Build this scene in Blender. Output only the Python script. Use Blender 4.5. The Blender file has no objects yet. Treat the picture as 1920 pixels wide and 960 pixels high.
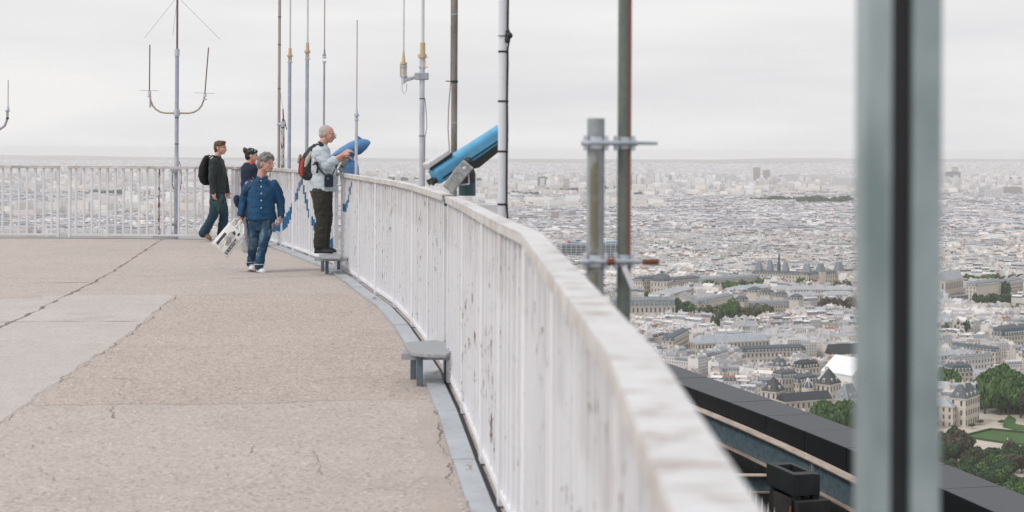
import bpy, bmesh, math, random
import numpy as np
from mathutils import Vector, Matrix, noise
R = math.radians
random.seed(7); rng = np.random.default_rng(11)
scene = bpy.context.scene
COL = scene.collection

# ---------------------------------------------------------------- camera
F = 2850.0; CX, CY = 960.0, 281.0; CAMZ = 1.65; ROLL = R(0.3)
GZ = -215.0                                   # level of the city below the terrace
rx = Vector((math.cos(ROLL), 0, math.sin(ROLL))); ux = Vector((-math.sin(ROLL), 0, math.cos(ROLL)))
CAM = Vector((0, 0, CAMZ))
def ray(px, py): return Vector((0, 1, 0)) + rx * ((px - CX) / F) - ux * ((py - CY) / F)
def at(px, py, Y):                            # point of the place seen at (px,py), Y metres out
    d = ray(px, py); return CAM + d * (Y / d.y)
def on(px, py, z=0.0):                        # point of the place at height z
    d = ray(px, py); return CAM + d * ((z - CAMZ) / d.z)
def proj(p):
    v = Vector(p) - CAM
    return (CX + F * v.dot(rx) / v.y, CY - F * v.dot(ux) / v.y)
cd = bpy.data.cameras.new('camera'); cam = bpy.data.objects.new('camera', cd); COL.objects.link(cam)
cam.location = CAM
cam.matrix_world = Matrix(((rx.x, ux.x, 0, 0), (rx.y, ux.y, -1, 0), (rx.z, ux.z, 0, CAMZ), (0, 0, 0, 1)))
cd.sensor_width = 36; cd.lens = 36 * F / 1920; cd.shift_y = -(480 - CY) / 1920
cd.clip_start = 0.05; cd.clip_end = 80000
cd.dof.use_dof = True; cd.dof.focus_distance = 27.0; cd.dof.aperture_fstop = 4.2
scene.camera = cam

# ---------------------------------------------------------------- materials
MATS = {}
def srgb(r, g, b):
    f = lambda c: (c / 255 / 12.92) if c / 255 <= .04045 else ((c / 255 + .055) / 1.055) ** 2.4
    return (f(r), f(g), f(b))
class NT:
    def __init__(s, name):
        s.m = bpy.data.materials.new(name); s.m.use_nodes = True; s.t = s.m.node_tree
        s.b = s.t.nodes['Principled BSDF']; MATS[name] = s.m
        s.pos = s.n('ShaderNodeNewGeometry')
    def n(s, typ, **kw):
        nd = s.t.nodes.new(typ)
        for k, v in kw.items(): setattr(nd, k, v)
        return nd
    def l(s, a, b): s.t.links.new(a, b)
    def noise(s, scale, detail=4, vec=None, stretch=None, rough=.55):
        nd = s.n('ShaderNodeTexNoise'); nd.inputs['Scale'].default_value = scale; nd.inputs['Detail'].default_value = detail
        nd.inputs['Roughness'].default_value = rough
        v = vec or s.pos.outputs['Position']
        if stretch:
            mp = s.n('ShaderNodeVectorMath', operation='MULTIPLY'); mp.inputs[1].default_value = stretch
            s.l(v, mp.inputs[0]); v = mp.outputs[0]
        s.l(v, nd.inputs['Vector']); return nd.outputs['Fac']
    def ramp(s, fac, a, b, ca=(0, 0, 0, 1), cb=(1, 1, 1, 1)):
        r = s.n('ShaderNodeValToRGB'); r.color_ramp.elements[0].position = a; r.color_ramp.elements[1].position = b
        r.color_ramp.elements[0].color = ca; r.color_ramp.elements[1].color = cb
        s.l(fac, r.inputs[0]); return r.outputs[0]
    def mix(s, fac, a, b, mode='MIX'):
        m = s.n('ShaderNodeMix', data_type='RGBA', blend_type=mode)
        for sock, v in ((m.inputs[0], fac), (m.inputs[6], a), (m.inputs[7], b)):
            if isinstance(v, (int, float)): sock.default_value = v
            elif isinstance(v, tuple): sock.default_value = (*v[:3], 1)
            else: s.l(v, sock)
        return m.outputs[2]
    def math(s, op, a, b=None, c=None):
        m = s.n('ShaderNodeMath', operation=op)
        for i, v in enumerate((a, b, c)):
            if v is None: continue
            if isinstance(v, (int, float)): m.inputs[i].default_value = v
            else: s.l(v, m.inputs[i])
        return m.outputs[0]
    def color(s, c):
        if isinstance(c, tuple): s.b.inputs['Base Color'].default_value = (*c[:3], 1)
        else: s.l(c, s.b.inputs['Base Color'])
    def bump(s, h, strength=.3, dist=.01):
        b = s.n('ShaderNodeBump'); b.inputs['Strength'].default_value = strength; b.inputs['Distance'].default_value = dist
        s.l(h, b.inputs['Height']); s.l(b.outputs[0], s.b.inputs['Normal'])
def dk(c, k): return tuple(min(1, v * k) for v in c[:3])
def simple(name, c, rough=.6, metal=0, var=.18, scale=8, stretch=None, bump=0, bscale=None):
    t = NT(name); f = t.noise(scale, 5, stretch=stretch)
    t.color(t.mix(t.ramp(f, .3, .7), dk(c, 1 - var), dk(c, 1 + var)))
    t.b.inputs['Roughness'].default_value = rough; t.b.inputs['Metallic'].default_value = metal
    if bump: t.bump(t.noise(bscale or scale * 6, 4), bump, .005)
    return t.m
def peel(name, base, under, rust, thr=.66, stretch=(60, 60, 7), grime=.12, rough=.55):
    """old paint: vertical chips down to grey metal and rust, faint grime"""
    t = NT(name)
    g = t.noise(2.2, 5, stretch=(1, 1, .5)); c = t.mix(t.ramp(g, .35, .75), base, dk(base, 1 - grime))
    g2 = t.noise(30, 4, stretch=(1, 1, .12)); c = t.mix(t.ramp(g2, .5, .8, cb=(.5, .5, .5, 1)), c, dk(base, .8))
    zz = t.n('ShaderNodeSeparateXYZ'); t.l(t.pos.outputs['Position'], zz.inputs[0]); run = t.math('MULTIPLY', t.ramp(t.noise(5, 4, stretch=(1, 1, .25)), .42, .62), t.ramp(zz.outputs[2], .95, 1.28)); c = t.mix(t.math('MULTIPLY', run, .35), c, (.48, .44, .40))
    chip = t.noise(1, 5, stretch=stretch, rough=.62); big = t.noise(1.3, 2)
    f = t.math('ADD', chip, t.math('MULTIPLY', big, .28))
    mask = t.ramp(f, thr + .085, thr + .11)
    uc = t.mix(t.ramp(t.noise(3.1, 3), .45, .55), under, rust)
    c = t.mix(mask, c, uc); t.color(c); t.b.inputs['Roughness'].default_value = rough
    t.bump(t.math('SUBTRACT', 1, mask), .4, .002)
    return t.m
WHITE = srgb(232, 233, 236); BLUEP = srgb(38, 112, 165)
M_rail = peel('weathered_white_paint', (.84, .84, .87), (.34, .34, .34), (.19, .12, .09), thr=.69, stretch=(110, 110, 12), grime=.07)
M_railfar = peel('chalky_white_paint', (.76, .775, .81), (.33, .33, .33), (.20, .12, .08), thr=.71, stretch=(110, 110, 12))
M_bluepaint = peel('painted_blue_line', srgb(38, 112, 160), (.5, .52, .55), (.4, .42, .45), thr=.70)
def toprail_mat():
    t = NT('worn_handrail_paint')
    a = t.noise(1.0, 5, stretch=(9, 26, 9), rough=.6); big = t.noise(.9, 2)
    nn = t.n('ShaderNodeSeparateXYZ'); t.l(t.pos.outputs['Normal'], nn.inputs[0]); side = t.math('LESS_THAN', nn.outputs[2], .5)
    base = t.mix(t.ramp(t.noise(9, 4), .35, .7), (.69, .69, .705), (.58, .575, .58))
    m1 = t.ramp(t.math('ADD', a, t.math('MULTIPLY', big, .35)), .73, .80)
    c = t.mix(t.math('MULTIPLY', m1, .9), base, (.38, .315, .295)); c = t.mix(t.math('MULTIPLY', side, t.math('MULTIPLY', t.ramp(t.noise(6, 4), .3, .6), .6)), c, (.47, .42, .37))
    fine = t.noise(60, 5); c = t.mix(t.ramp(fine, .58, .75, cb=(.45, .45, .45, 1)), c, (.38, .36, .34))
    t.color(c); t.b.inputs['Roughness'].default_value = .6; t.bump(fine, .25, .002); return t.m
M_toprail = toprail_mat()
M_galv = simple('galvanised_steel', (.36, .39, .43), .5, .35, .22, 25, (1, 1, .4))
M_galvlight = simple('pale_galvanised_steel', (.52, .55, .61), .5, .25, .15, 25, (1, 1, .4))
M_greypaint = simple('blue_grey_paint', (.38, .42, .50), .55, 0, .15, 14)
M_kerb = None
M_stool = simple('grey_stool_paint', (.33, .34, .36), .6, 0, .2, 20, (1, 6, 1))
M_stoolleg = simple('slate_stool_leg', (.12, .16, .20), .55, 0, .15, 20)
M_black = simple('black_rubber', (.018, .019, .021), .5, 0, .2, 20)
M_dark = simple('tarred_dark_metal', (.016, .018, .02), .6, 0, .35, 5, bump=.3)
M_beigeplastic = simple('aged_beige_plastic', (.56, .44, .27), .55, 0, .12, 30)
M_whip = simple('pale_glassfibre', (.66, .66, .69), .45, 0, .08, 9)
M_pinkwhip = simple('dusty_pink_glassfibre', (.47, .42, .43), .5, 0, .12, 9)
M_brownrod = simple('brown_aged_rod', (.20, .13, .115), .55, 0, .2, 20)
M_pinktube = peel('faded_pinkish_tube', (.40, .345, .34), (.25, .17, .14), (.2, .12, .09), thr=.72)
M_rust = simple('rusty_iron', (.16, .055, .03), .8, 0, .5, 30)
M_rustpost = peel('white_post_with_rust', (.55, .57, .60), (.20, .08, .05), (.16, .05, .03), thr=.60, stretch=(25, 25, 9))
def glass_mat(name, c):
    t = NT(name); t.color(c); t.b.inputs['Roughness'].default_value = .08; return t.m
M_lens = glass_mat('dark_lens_glass', (.02, .025, .03))

# ---------------------------------------------------------------- object helpers
def tag(o, label=None, cat=None, group=None, kind=None):
    if label: o['label'] = label
    if cat: o['category'] = cat
    if group: o['group'] = group
    if kind: o['kind'] = kind
    return o
def empty(name, loc, label=None, cat=None, group=None, kind=None):
    o = bpy.data.objects.new(name, None); COL.objects.link(o); o.location = loc
    o.empty_display_size = .2
    return tag(o, label, cat, group, kind)
def smooth(me, on=True):
    me.polygons.foreach_set('use_smooth', [on] * len(me.polygons))
class MB:
    """collects shapes given in world space; build() links ONE mesh object"""
    def __init__(s): s.v = []; s.f = []; s.mi = []; s.cur = 0
    def add(s, vs, fs, mi=None):
        k = len(s.v); s.v += [tuple(v) for v in vs]; s.f += [tuple(i + k for i in f) for f in fs]
        s.mi += [s.cur if mi is None else mi] * len(fs)
    def box(s, c, size, ax=None, mi=None, taper=1.0):
        """ax: 3 axes (x,y,z) as Vectors"""
        X, Y, Z = ax or (Vector((1, 0, 0)), Vector((0, 1, 0)), Vector((0, 0, 1)))
        c = Vector(c); hx, hy, hz = size[0] / 2, size[1] / 2, size[2] / 2; vs = []
        for dz in (-1, 1):
            t = taper if dz > 0 else 1
            for dx, dy in ((-1, -1), (1, -1), (1, 1), (-1, 1)):
                vs.append(c + X * dx * hx * t + Y * dy * hy * t + Z * dz * hz)
        s.add(vs, [(3, 2, 1, 0), (4, 5, 6, 7), (0, 1, 5, 4), (1, 2, 6, 5), (2, 3, 7, 6), (3, 0, 4, 7)], mi)
    def prism(s, poly, z0, z1, mi=None):
        n = len(poly)
        vs = [(p[0], p[1], z0) for p in poly] + [(p[0], p[1], z1) for p in poly]
        s.add(vs, [tuple(range(n - 1, -1, -1)), tuple(range(n, 2 * n))] + [(i, (i + 1) % n, n + (i + 1) % n, n + i) for i in range(n)], mi)
    def tube(s, pts, r, seg=10, mi=None, cap=True):
        """pts: polyline; r: radius or list of radii"""
        pts = [Vector(p) for p in pts]; n = len(pts); rs = r if isinstance(r, (list, tuple)) else [r] * n
        vs = []; prev = None
        for i, p in enumerate(pts):
            if i == 0: t = pts[1] - p
            elif i == n - 1: t = p - pts[-2]
            else: t = (pts[i + 1] - p).normalized() + (p - pts[i - 1]).normalized()
            if t.length < 1e-9: t = Vector((0, 0, 1))
            t.normalize()
            a = prev - t * prev.dot(t) if prev is not None else t.orthogonal()
            if a.length < 1e-6: a = t.orthogonal()
            a.normalize(); prev = a; b = t.cross(a)
            for k in range(seg):
                w = 2 * math.pi * k / seg
                vs.append(p + (a * math.cos(w) + b * math.sin(w)) * rs[i])
        fs = [(i * seg + k, i * seg + (k + 1) % seg, (i + 1) * seg + (k + 1) % seg, (i + 1) * seg + k) for i in range(n - 1) for k in range(seg)]
        if cap: fs += [tuple(range(seg - 1, -1, -1)), tuple(range((n - 1) * seg, n * seg))]
        s.add(vs, fs, mi)
    def build(s, name, mats, parent=None, sm=False, bevel=0):
        me = bpy.data.meshes.new(name)
        off = parent_loc(parent)
        me.from_pydata([tuple(Vector(v) - off) for v in s.v], [], s.f)
        for m in (mats if isinstance(mats, (list, tuple)) else [mats]): me.materials.append(m)
        if any(s.mi): me.polygons.foreach_set('material_index', s.mi)
        me.update()
        o = bpy.data.objects.new(name, me); COL.objects.link(o)
        if parent is not None: o.parent = parent
        if sm: smooth(me)
        if bevel:
            b = o.modifiers.new('bevel', 'BEVEL'); b.width = bevel; b.segments = 2; b.limit_method = 'ANGLE'
        return o
def parent_loc(p):
    v = Vector((0, 0, 0))
    while p is not None: v += p.location; p = p.parent
    return v
def single(mb, name, mats, loc, label=None, cat=None, group=None, kind=None, **kw):
    """a thing that is one mesh, origin at loc"""
    o = mb.build(name, mats, None, **kw); loc = Vector(loc)
    o.data.transform(Matrix.Translation(-loc)); o.location = loc
    return tag(o, label, cat, group, kind)
# ================================================================ TERRACE FLOOR
def deck_mat(name, c1, c2, agg=1.0, holes=True):
    agg *= .9
    t = NT(name); P = t.pos.outputs['Position']
    fine = t.noise(55, 5, rough=.7); mid = t.noise(7, 4); big = t.noise(.55, 4); med = t.noise(1.8, 3)
    c = t.mix(t.ramp(big, .35, .65), c1, c2)
    c = t.mix(t.ramp(med, .45, .8, cb=(.55, .55, .55, 1)), c, dk(c2, .86))
    c = t.mix(t.ramp(mid, .4, .8, cb=(.35, .35, .35, 1)), c, dk(c1, .8))
    v = t.n('ShaderNodeTexVoronoi'); v.inputs['Scale'].default_value = 62; t.l(P, v.inputs['Vector'])
    sep = t.n('ShaderNodeSeparateColor'); t.l(v.outputs['Color'], sep.inputs[0])
    c = t.mix(t.math('MULTIPLY', t.ramp(sep.outputs[0], .72, 1.0), .75 * agg), c, (.74, .68, .61))
    c = t.mix(t.math('MULTIPLY', t.ramp(sep.outputs[1], .78, 1.0), .75 * agg), c, (.20, .15, .125))
    c = t.mix(t.math('MULTIPLY', t.ramp(fine, .35, .62, (1, 1, 1, 1), (0, 0, 0, 1)), .5 * agg), c, dk(c2, .62))
    if holes:
        h = t.noise(17, 3, stretch=(.8, 1, 1)); c = t.mix(t.math('MULTIPLY', t.ramp(h, .67, .73), .75), c, (.17, .135, .115))
    # dull spots and old stains
    st = t.noise(.9, 5, rough=.65); c = t.mix(t.ramp(st, .60, .72, cb=(.3, .3, .3, 1)), c, (.30, .27, .25))
    t.color(c); t.b.inputs['Roughness'].default_value = .85
    t.bump(fine, .6, .006); return t.m
M_deck = deck_mat('washed_aggregate_concrete', (.53, .465, .435), (.485, .425, .395))
M_deckrough = deck_mat('coarse_brown_aggregate', (.52, .445, .405), (.47, .395, .36), 1.3)
M_deckpale = deck_mat('pale_grey_concrete', (.54, .50, .48), (.495, .455, .435), .5, False)
M_strip = deck_mat('smooth_mortar_strip', (.49, .43, .395), (.44, .38, .345), .35, False)
M_crack = simple('dark_crack_filler', (.19, .16, .14), .9, 0, .35, 12)
M_roofdark = simple('dark_bitumen_roof', (.035, .034, .033), .85, 0, .45, 2.2, bump=.4)
M_conc = simple('grey_concrete', (.30, .30, .29), .8, 0, .15, 3)
M_ledge = simple('dull_zinc_ledge', (.22, .23, .24), .6, .1, .2, 5)

RAIL = [(-17.5, 27.2), (-14.4, 27.4), (-11.3, 27.55), (-8.22, 27.66), (-8.08, 27.66), (-5.02, 27.55), (-4.22, 26.6), (-3.86, 25.55), (-3.50, 24.5),
        (-3.05, 23.1), (-2.45, 21.25), (-2.30, 20.72), (-1.87, 18.8), (-1.52, 17.2), (-1.20, 15.8), (-.90, 14.1), (-.67, 12.55), (-.47, 11.17),
        (-.43, 10.76), (-.285, 9.5), (-.135, 8.0), (-.035, 7.05), (.078, 6.1), (.140, 4.3), (.200, 2.5), (.187, .9), (.12, -.8), (0.0, -2.6)]
def offset(poly, d):
    """parallel line d metres to the right of travel (outside the terrace is to the left: negative X side flips)"""
    out = []; n = len(poly)
    for i in range(n):
        p = Vector(poly[i]); a = Vector(poly[i - 1]) if i else None; b = Vector(poly[i + 1]) if i < n - 1 else None
        d1 = (p - a).normalized() if a is not None else (b - p).normalized()
        d2 = (b - p).normalized() if b is not None else d1
        n1 = Vector((-d1.y, d1.x)); n2 = Vector((-d2.y, d2.x)); m = (n1 + n2); m.normalize()
        k = 1 / max(.5, m.dot(n1)); out.append(p + m * d * k)
    return out                                    # +d = outside (left-hand of travel far->near)
def sweep(mb, poly, o0, o1, z0, z1, mi=None):
    a = offset(poly, o0); b = offset(poly, o1); n = len(poly); vs = []
    for i in range(n):
        vs += [(a[i].x, a[i].y, z0), (b[i].x, b[i].y, z0), (b[i].x, b[i].y, z1), (a[i].x, a[i].y, z1)]
    fs = [(i * 4 + k, i * 4 + (k + 1) % 4, (i + 1) * 4 + (k + 1) % 4, (i + 1) * 4 + k) for i in range(n - 1) for k in range(4)]
    fs += [(3, 2, 1, 0), tuple((n - 1) * 4 + k for k in range(4))]
    mb.add(vs, fs, mi)
mb = MB(); mb.prism([(p[0], p[1]) for p in offset(RAIL, .03)] + [(-.1, -9), (-34, -9), (-34, 26.2)], -.3, 0)
single(mb, 'terrace_floor', M_deck, (0, 0, 0), kind='structure')
def rough_poly(px, z, jit=.018, step=.12, flat=()):
    pts = [on(x, y, 0) for x, y in px]; out = []
    for i, p in enumerate(pts):
        q = pts[(i + 1) % len(pts)]; L = (q - p).length; n = max(1, int(L / step))
        for k in range(n):
            w = p.lerp(q, k / n); nz = noise.noise_vector(w * 3.1) * jit * 2 + noise.noise_vector(w * 11) * jit
            out.append((w.x + nz.x, w.y + nz.y * 2))
    return out
def sheet(name, px, mat, z, jit=.02):
    poly = rough_poly(px, z, jit); mb = MB(); mb.add([(x, y, z) for x, y in poly], [tuple(range(len(poly)))])
    return single(mb, name, mat, (poly[0][0], poly[0][1], 0), kind='structure')
sheet('terrace_floor_patch', [(335, 552), (480, 549), (640, 549), (697, 566), (735, 622), (772, 680), (800, 748), (700, 751), (420, 757), (60, 761), (95, 725), (190, 665), (265, 610)][::-1], M_deckrough, .0012)
sheet('terrace_floor_patch', [(-120, 560), (0, 556), (180, 554), (325, 553), (262, 610), (187, 665), (92, 725), (-20, 808), (-400, 1100), (-700, 1100)][::-1], M_deckpale, .0012)
sheet('terrace_floor_patch', [(782, 752), (802, 752), (822, 790), (842, 850), (856, 920), (868, 1100), (800, 1100), (797, 900), (790, 820)][::-1], M_strip, .0012, .012)
sheet('terrace_floor_patch', [(-30, 549), (60, 551), (82, 556), (50, 559), (-30, 560)][::-1], M_strip, .0022, .012)
def crack(px, w, z=.0034, jit=.02, step=.03, seed=0):
    pts = [on(x, y, 0) for x, y in px]; path = []
    for p, q in zip(pts, pts[1:]):
        n = max(1, int((q - p).length / step))
        for k in range(n):
            c = p.lerp(q, k / n); nz = noise.noise_vector(c * 2.3 + Vector((seed, 0, 0))) * jit * 1.6 + noise.noise_vector(c * 14 + Vector((seed, 3, 0))) * jit * 1.2 + noise.noise_vector(c * 41 + Vector((seed, 3, 0))) * jit * .5
            path.append(Vector((c.x + nz.x, c.y + nz.y, z)))
    path.append(pts[-1] + Vector((0, 0, z)))
    vs = []; fs = []
    for i, p in enumerate(path):
        t = (path[min(i + 1, len(path) - 1)] - path[max(i - 1, 0)]); t.z = 0; t.normalize(); nn = Vector((-t.y, t.x, 0))
        ww = .72 * w * (max(.04, .35 + 1.5 * noise.noise(p * 3.1 + Vector((seed, 0, 0)))) + .3 * random.random()) * .62
        vs += [p - nn * ww, p + nn * ww]
    for i in range(len(path) - 1): fs.append((2 * i, 2 * i + 2, 2 * i + 3, 2 * i + 1))
    return vs, fs
cr = MB()
for k, (px, w, j) in enumerate([
    ([(303, 449.5), (190, 522), (130, 551), (70, 582), (-60, 640)], .035, .02),
    ([(335, 552), (265, 610), (190, 665), (95, 725), (30, 775), (-40, 830)], .010, .03),
    ([(-60, 532), (150, 530), (330, 526), (560, 518), (640, 516)], .024, .02),
    ([(-60, 605), (120, 603), (280, 603)], .018, .012), ([(380, 603), (560, 598), (690, 588)], .006, .015),
    ([(-60, 472), (200, 470), (460, 468)], .008, .02),
    ([(140, 711), (260, 710)], .012, .02), ([(560, 709), (700, 709)], .008, .02),
    ([(215, 760), (212, 772), (216, 784)], .010, .02), ([(266, 808), (272, 824), (290, 838)], .004, .02),
    ([(508, 816), (480, 830), (468, 850)], .006, .02), ([(545, 828), (590, 855), (600, 890)], .006, .02),
    ([(380, 921), (470, 915), (530, 895)], .005, .02), ([(70, 880), (100, 902)], .004, .02), ([(-20, 860), (40, 842), (60, 835)], .010, .03),
    ([(45, 795), (200, 797)], .004, .02), ([(560, 795), (660, 798)], .004, .02),
    ([(815, 770), (828, 800), (824, 830), (842, 855)], .010, .02), ([(838, 870), (852, 905), (866, 918)], .013, .03), ([(600, 500), (585, 487)], .01, .01), ([(640, 533), (652, 541)], .01, .01)]):
    vs, fs = crack(px, w, jit=j, seed=k * 7.3); cr.add(vs, fs)
single(cr, 'terrace_floor_cracks', M_crack, (0, 0, 0), kind='structure')

# ledge and wall outside the railing, lower service roof
mb = MB(); sweep(mb, RAIL, .031, .78, -4.4, -.14)
single(mb, 'tower_wall', M_ledge, (.5, 10, -4.4), 'grey zinc-topped wall of the tower under the white railing', 'wall')
mb = MB(); mb.prism([(-40, 30), (-40, -12), (5.6, -12), (5.6, 14), (4.6, 19), (2.6, 25.5), (1.2, 30)], -5.0, -4.4)
single(mb, 'service_roof', M_roofdark, (0, 20, -4.4), kind='structure')

# ================================================================ KERB PLATES + GUTTER
def kerb_mat():
    t = NT('blue_grey_kerb_plate'); n1 = t.noise(3, 5, stretch=(1, .5, 1)); n2 = t.noise(14, 4)
    c = t.mix(t.ramp(n1, .3, .7), (.47, .50, .535), (.37, .395, .43)); c = t.mix(t.ramp(n2, .5, .8, cb=(.5, .5, .5, 1)), c, (.24, .24, .24))
    c = t.mix(t.ramp(t.noise(7, 4, stretch=(1, .25, 1)), .66, .7), c, (.26, .20, .17))
    t.color(c); t.b.inputs['Roughness'].default_value = .5; return t.m
M_kerb = kerb_mat()
gut = MB(); sweep(gut, RAIL, -.052, -.02, .002, .006); single(gut, 'gutter', M_dark, (0, 10, 0), 'narrow dark strip as shade of the gutter slot between kerb plates and white railing', 'gutter')  # flat strip laid on the floor, dark colour stands in for the shaded gap
kt = empty('edge_kerb', (-1.5, 18, 0), 'blue-grey metal kerb plates along the foot of the curved railing', 'kerb')
KI = {0: .25, 5: .24, 8: .24, 10: .24, 12: .22, 18: .205, 21: .19, 27: .18}
ks = RAIL[5:]
def kw(i): a = sorted(KI); return np.interp(i, a, [KI[k] for k in a])
for i in range(5, len(RAIL) - 1):
    for h in (0,) if (Vector(RAIL[i]) - Vector(RAIL[i + 1])).length < 1.2 else (0, 1):
        full = offset(RAIL, -.052); inn = offset(RAIL, -float(kw(i)) + .03)
        n = 1 if (Vector(RAIL[i]) - Vector(RAIL[i + 1])).length < 1.2 else 2
        a0, a1 = full[i].lerp(full[i + 1], h / n + .003), full[i].lerp(full[i + 1], (h + 1) / n - .003)
        b0, b1 = inn[i].lerp(inn[i + 1], h / n + .003), inn[i].lerp(inn[i + 1], (h + 1) / n - .003)
        m_ = MB(); m_.prism([b0, b1, a1, a0], .003, .022 + .004 * random.random()); m_.build('kerb_plate', M_kerb, kt)

# ================================================================ RAILINGS
H = 1.32; PITCH = .142; BW = .034
BLUE = [  # painted mountain line: x, top y, bottom y as seen on the bars
 (505, 434, 440), (512, 420, 434), (520, 418, 434), (528, 412, 432), (536, 402, 428), (542, 392, 418), (547, 380, 402), (549, 371, 388), (554, 361, 378), (558, 350, 368),
 (561, 338, 352), (565, 333, 347), (568, 345, 362), (572, 360, 384), (576, 378, 402), (580, 404, 416), (584, 404, 424), (590, 415, 436), (596, 430, 452), (604, 448, 466), (612, 454, 467), (620, 448, 467), (626, 440, 466), (632, 433, 456), (635, 433, 455)]
BLUE2 = [(642, 381, 399), (648, 381, 396), (651, 371, 386), (654, 356, 372), (657, 341, 357), (659, 340, 345)]
def blue_range(x, tab):
    if x < tab[0][0] or x > tab[-1][0]: return None
    xs = [t[0] for t in tab]; return np.interp(x, xs, [t[1] for t in tab]), np.interp(x, xs, [t[2] for t in tab])
def panel(idx, label, group=None, mats=None, spike=None, fringe=True):
    """idx: indices of RAIL vertices; posts at each"""
    M = mats or M_rail; pts = [Vector(RAIL[i]) for i in idx]; d0 = (pts[1] - pts[0]).normalized(); d1 = (pts[-1] - pts[-2]).normalized()
    pts[0] = pts[0] + d0 * .006; pts[-1] = pts[-1] - d1 * .006
    mid = pts[len(pts) // 2]; root = empty('railing_panel', (mid.x, mid.y, 0), label, 'railing', group)
    m_ = MB(); sweep(m_, [tuple(p) for p in pts], -.043, .043, H - .012, H); sweep(m_, [tuple(p) for p in pts], -.043, -.037, H - .048, H - .012); sweep(m_, [tuple(p) for p in pts], .037, .043, H - .048, H - .012)
    o = m_.build('top_rail', M_toprail, root, bevel=.003)
    m_ = MB(); sweep(m_, [tuple(p) for p in pts], -.020, .020, .045, .085)
    m_.build('bottom_rail', M, root, bevel=.003)
    for s in range(len(pts) - 1):
        a, b = pts[s], pts[s + 1]; L = (b - a).length; d = (b - a) / L; nn = Vector((-d.y, d.x)); ax = (Vector((d.x, d.y, 0)), Vector((nn.x, nn.y, 0)), Vector((0, 0, 1)))
        ends = [a + d * .03] + ([b - d * .03] if s == len(pts) - 2 else [])
        for e in ends:
            q = MB(); q.box((e.x, e.y, (H - .05 + .045) / 2 + .003), (.05, .056, H - .05 - .045 + .09 - .01), ax); q.build('post', M, root, bevel=.002)
        n = max(2, round((L - .1) / PITCH))
        for k in range(1, n):
            p = a.lerp(b, k / n); q = MB(); jt = random.uniform(-.0025, .0025); w3 = Vector((p.x, p.y, 0)) + Vector((nn.x, nn.y, 0)) * jt
            lo, hi = .082, H - .046
            sx, _ = proj((w3.x - nn.x * .016, w3.y - nn.y * .016, .8)); br = blue_range(sx, BLUE) if idx[0] >= 6 and idx[0] < 11 else (blue_range(sx, BLUE2) if idx[0] == 11 else None)
            cuts = [(lo, hi, 0)]
            if br:
                Y = w3.y; z1 = at(sx, br[0], Y).z; z0 = at(sx, br[1], Y).z; z1 = round(z1 / .035) * .035; z0 = round(z0 / .035) * .035; z0, z1 = max(lo + .01, z0), min(hi - .01, z1)
                if z1 > z0 + .01: cuts = [(lo, z0, 0), (z0, z1, 1), (z1, hi, 0)]
            for z0, z1, mi in cuts: q.box((w3.x, w3.y, (z0 + z1) / 2), (BW, BW, z1 - z0), ax, mi)
            q.build('baluster', [M, M_bluepaint], root)
    return root
FAR = 'white far railing panels seen square-on'
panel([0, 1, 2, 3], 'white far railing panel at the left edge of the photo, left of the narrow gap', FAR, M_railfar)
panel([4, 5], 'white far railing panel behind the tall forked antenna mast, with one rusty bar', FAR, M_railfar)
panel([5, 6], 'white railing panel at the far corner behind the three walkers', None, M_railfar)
panel([6, 7, 8], 'white railing panel with the left foot of the blue mountain line, behind the grey-haired woman')
panel([8, 9, 10], 'white railing panel with the blue painted mountain peak beside the man on the step')
panel([11, 12, 13], 'white railing panel with a short blue painted stroke, just right of the far telescope post')
panel([13, 14, 15], 'white peeling railing panel between the two telescopes')
panel([15, 16, 17], 'white peeling railing panel ending at the near telescope, behind the near step')
NEAR = 'near white railing panels running up to the camera'
panel([18, 19, 20], 'white railing panel right of the near telescope and step, with rust streaks')
panel([20, 21, 22], 'white railing panel in mid foreground, second one right of the near telescope', None)
panel([22, 23, 24], 'blurred white railing panel with broad worn handrail in the foreground')
panel([24, 25], 'nearest heavily blurred white railing panel at the bottom edge')
panel([25, 26, 27], 'white railing panel beside and behind the camera')
# gap posts (telescope uprights between panels) -----------------------------
def gap_post(i, j, label):
    a, b = Vector(RAIL[i]), Vector(RAIL[j]); m_ = (a + b) / 2; d = (b - a).normalized(); n = Vector((-d.y, d.x))
    r = empty('telescope_post', (m_.x, m_.y, 0), label, 'post')
    q = MB()
    for t in (.18, .82) if (b - a).length > .8 else (.5,):
        p = a.lerp(b, t) + n * .10; q.tube([(p.x, p.y, -.14), (p.x, p.y, 1.28)], .032, 12)
    q.build('upright', M_galv, r, sm=False)
    q = MB()
    for z in (.25, 1.15): q.tube([(a.x, a.y, z), ((a.x + b.x) / 2 + n.x * .06, (a.y + b.y) / 2 + n.y * .06, z), (b.x, b.y, z)], .014, 8)
    q.build('hinge_bar', M_galvlight, r)
    return r
gap_post(10, 11, 'grey steel post and hinge bars in the railing gap under the far telescope')
gap_post(17, 18, 'steel post in the narrow railing gap under the near telescope')
# white welded gusset plate + rusty bar on the far rail
g = MB(); pl = [(285, 447), (291, 433), (300, 428), (316, 427), (328, 440), (330, 447)]
a = [at(x, y, 27.60) for x, y in pl]; b = [p + Vector((0, .006, 0)) for p in a]; n = len(a)
g.add(a + b, [tuple(range(n)), tuple(range(2 * n - 1, n - 1, -1))] + [(i, n + i, n + (i + 1) % n, (i + 1) % n) for i in range(n)])
single(g, 'mast_plate', M_railfar, (a[0].x, 27.6, 0), 'white plate at the foot of the far railing beside the forked mast', 'plate')
g = MB(); p0 = at(298.5, 318, 27.585); p1 = at(297.5, 427, 27.585); g.tube([(p0.x, 27.59, 1.27), (p1.x, 27.59, .09)], .019, 8)
single(g, 'rusty_baluster', M_rustpost, (p0.x, 27.6, 0), 'rust-pitted white bar left of the forked mast', 'bar')

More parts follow.
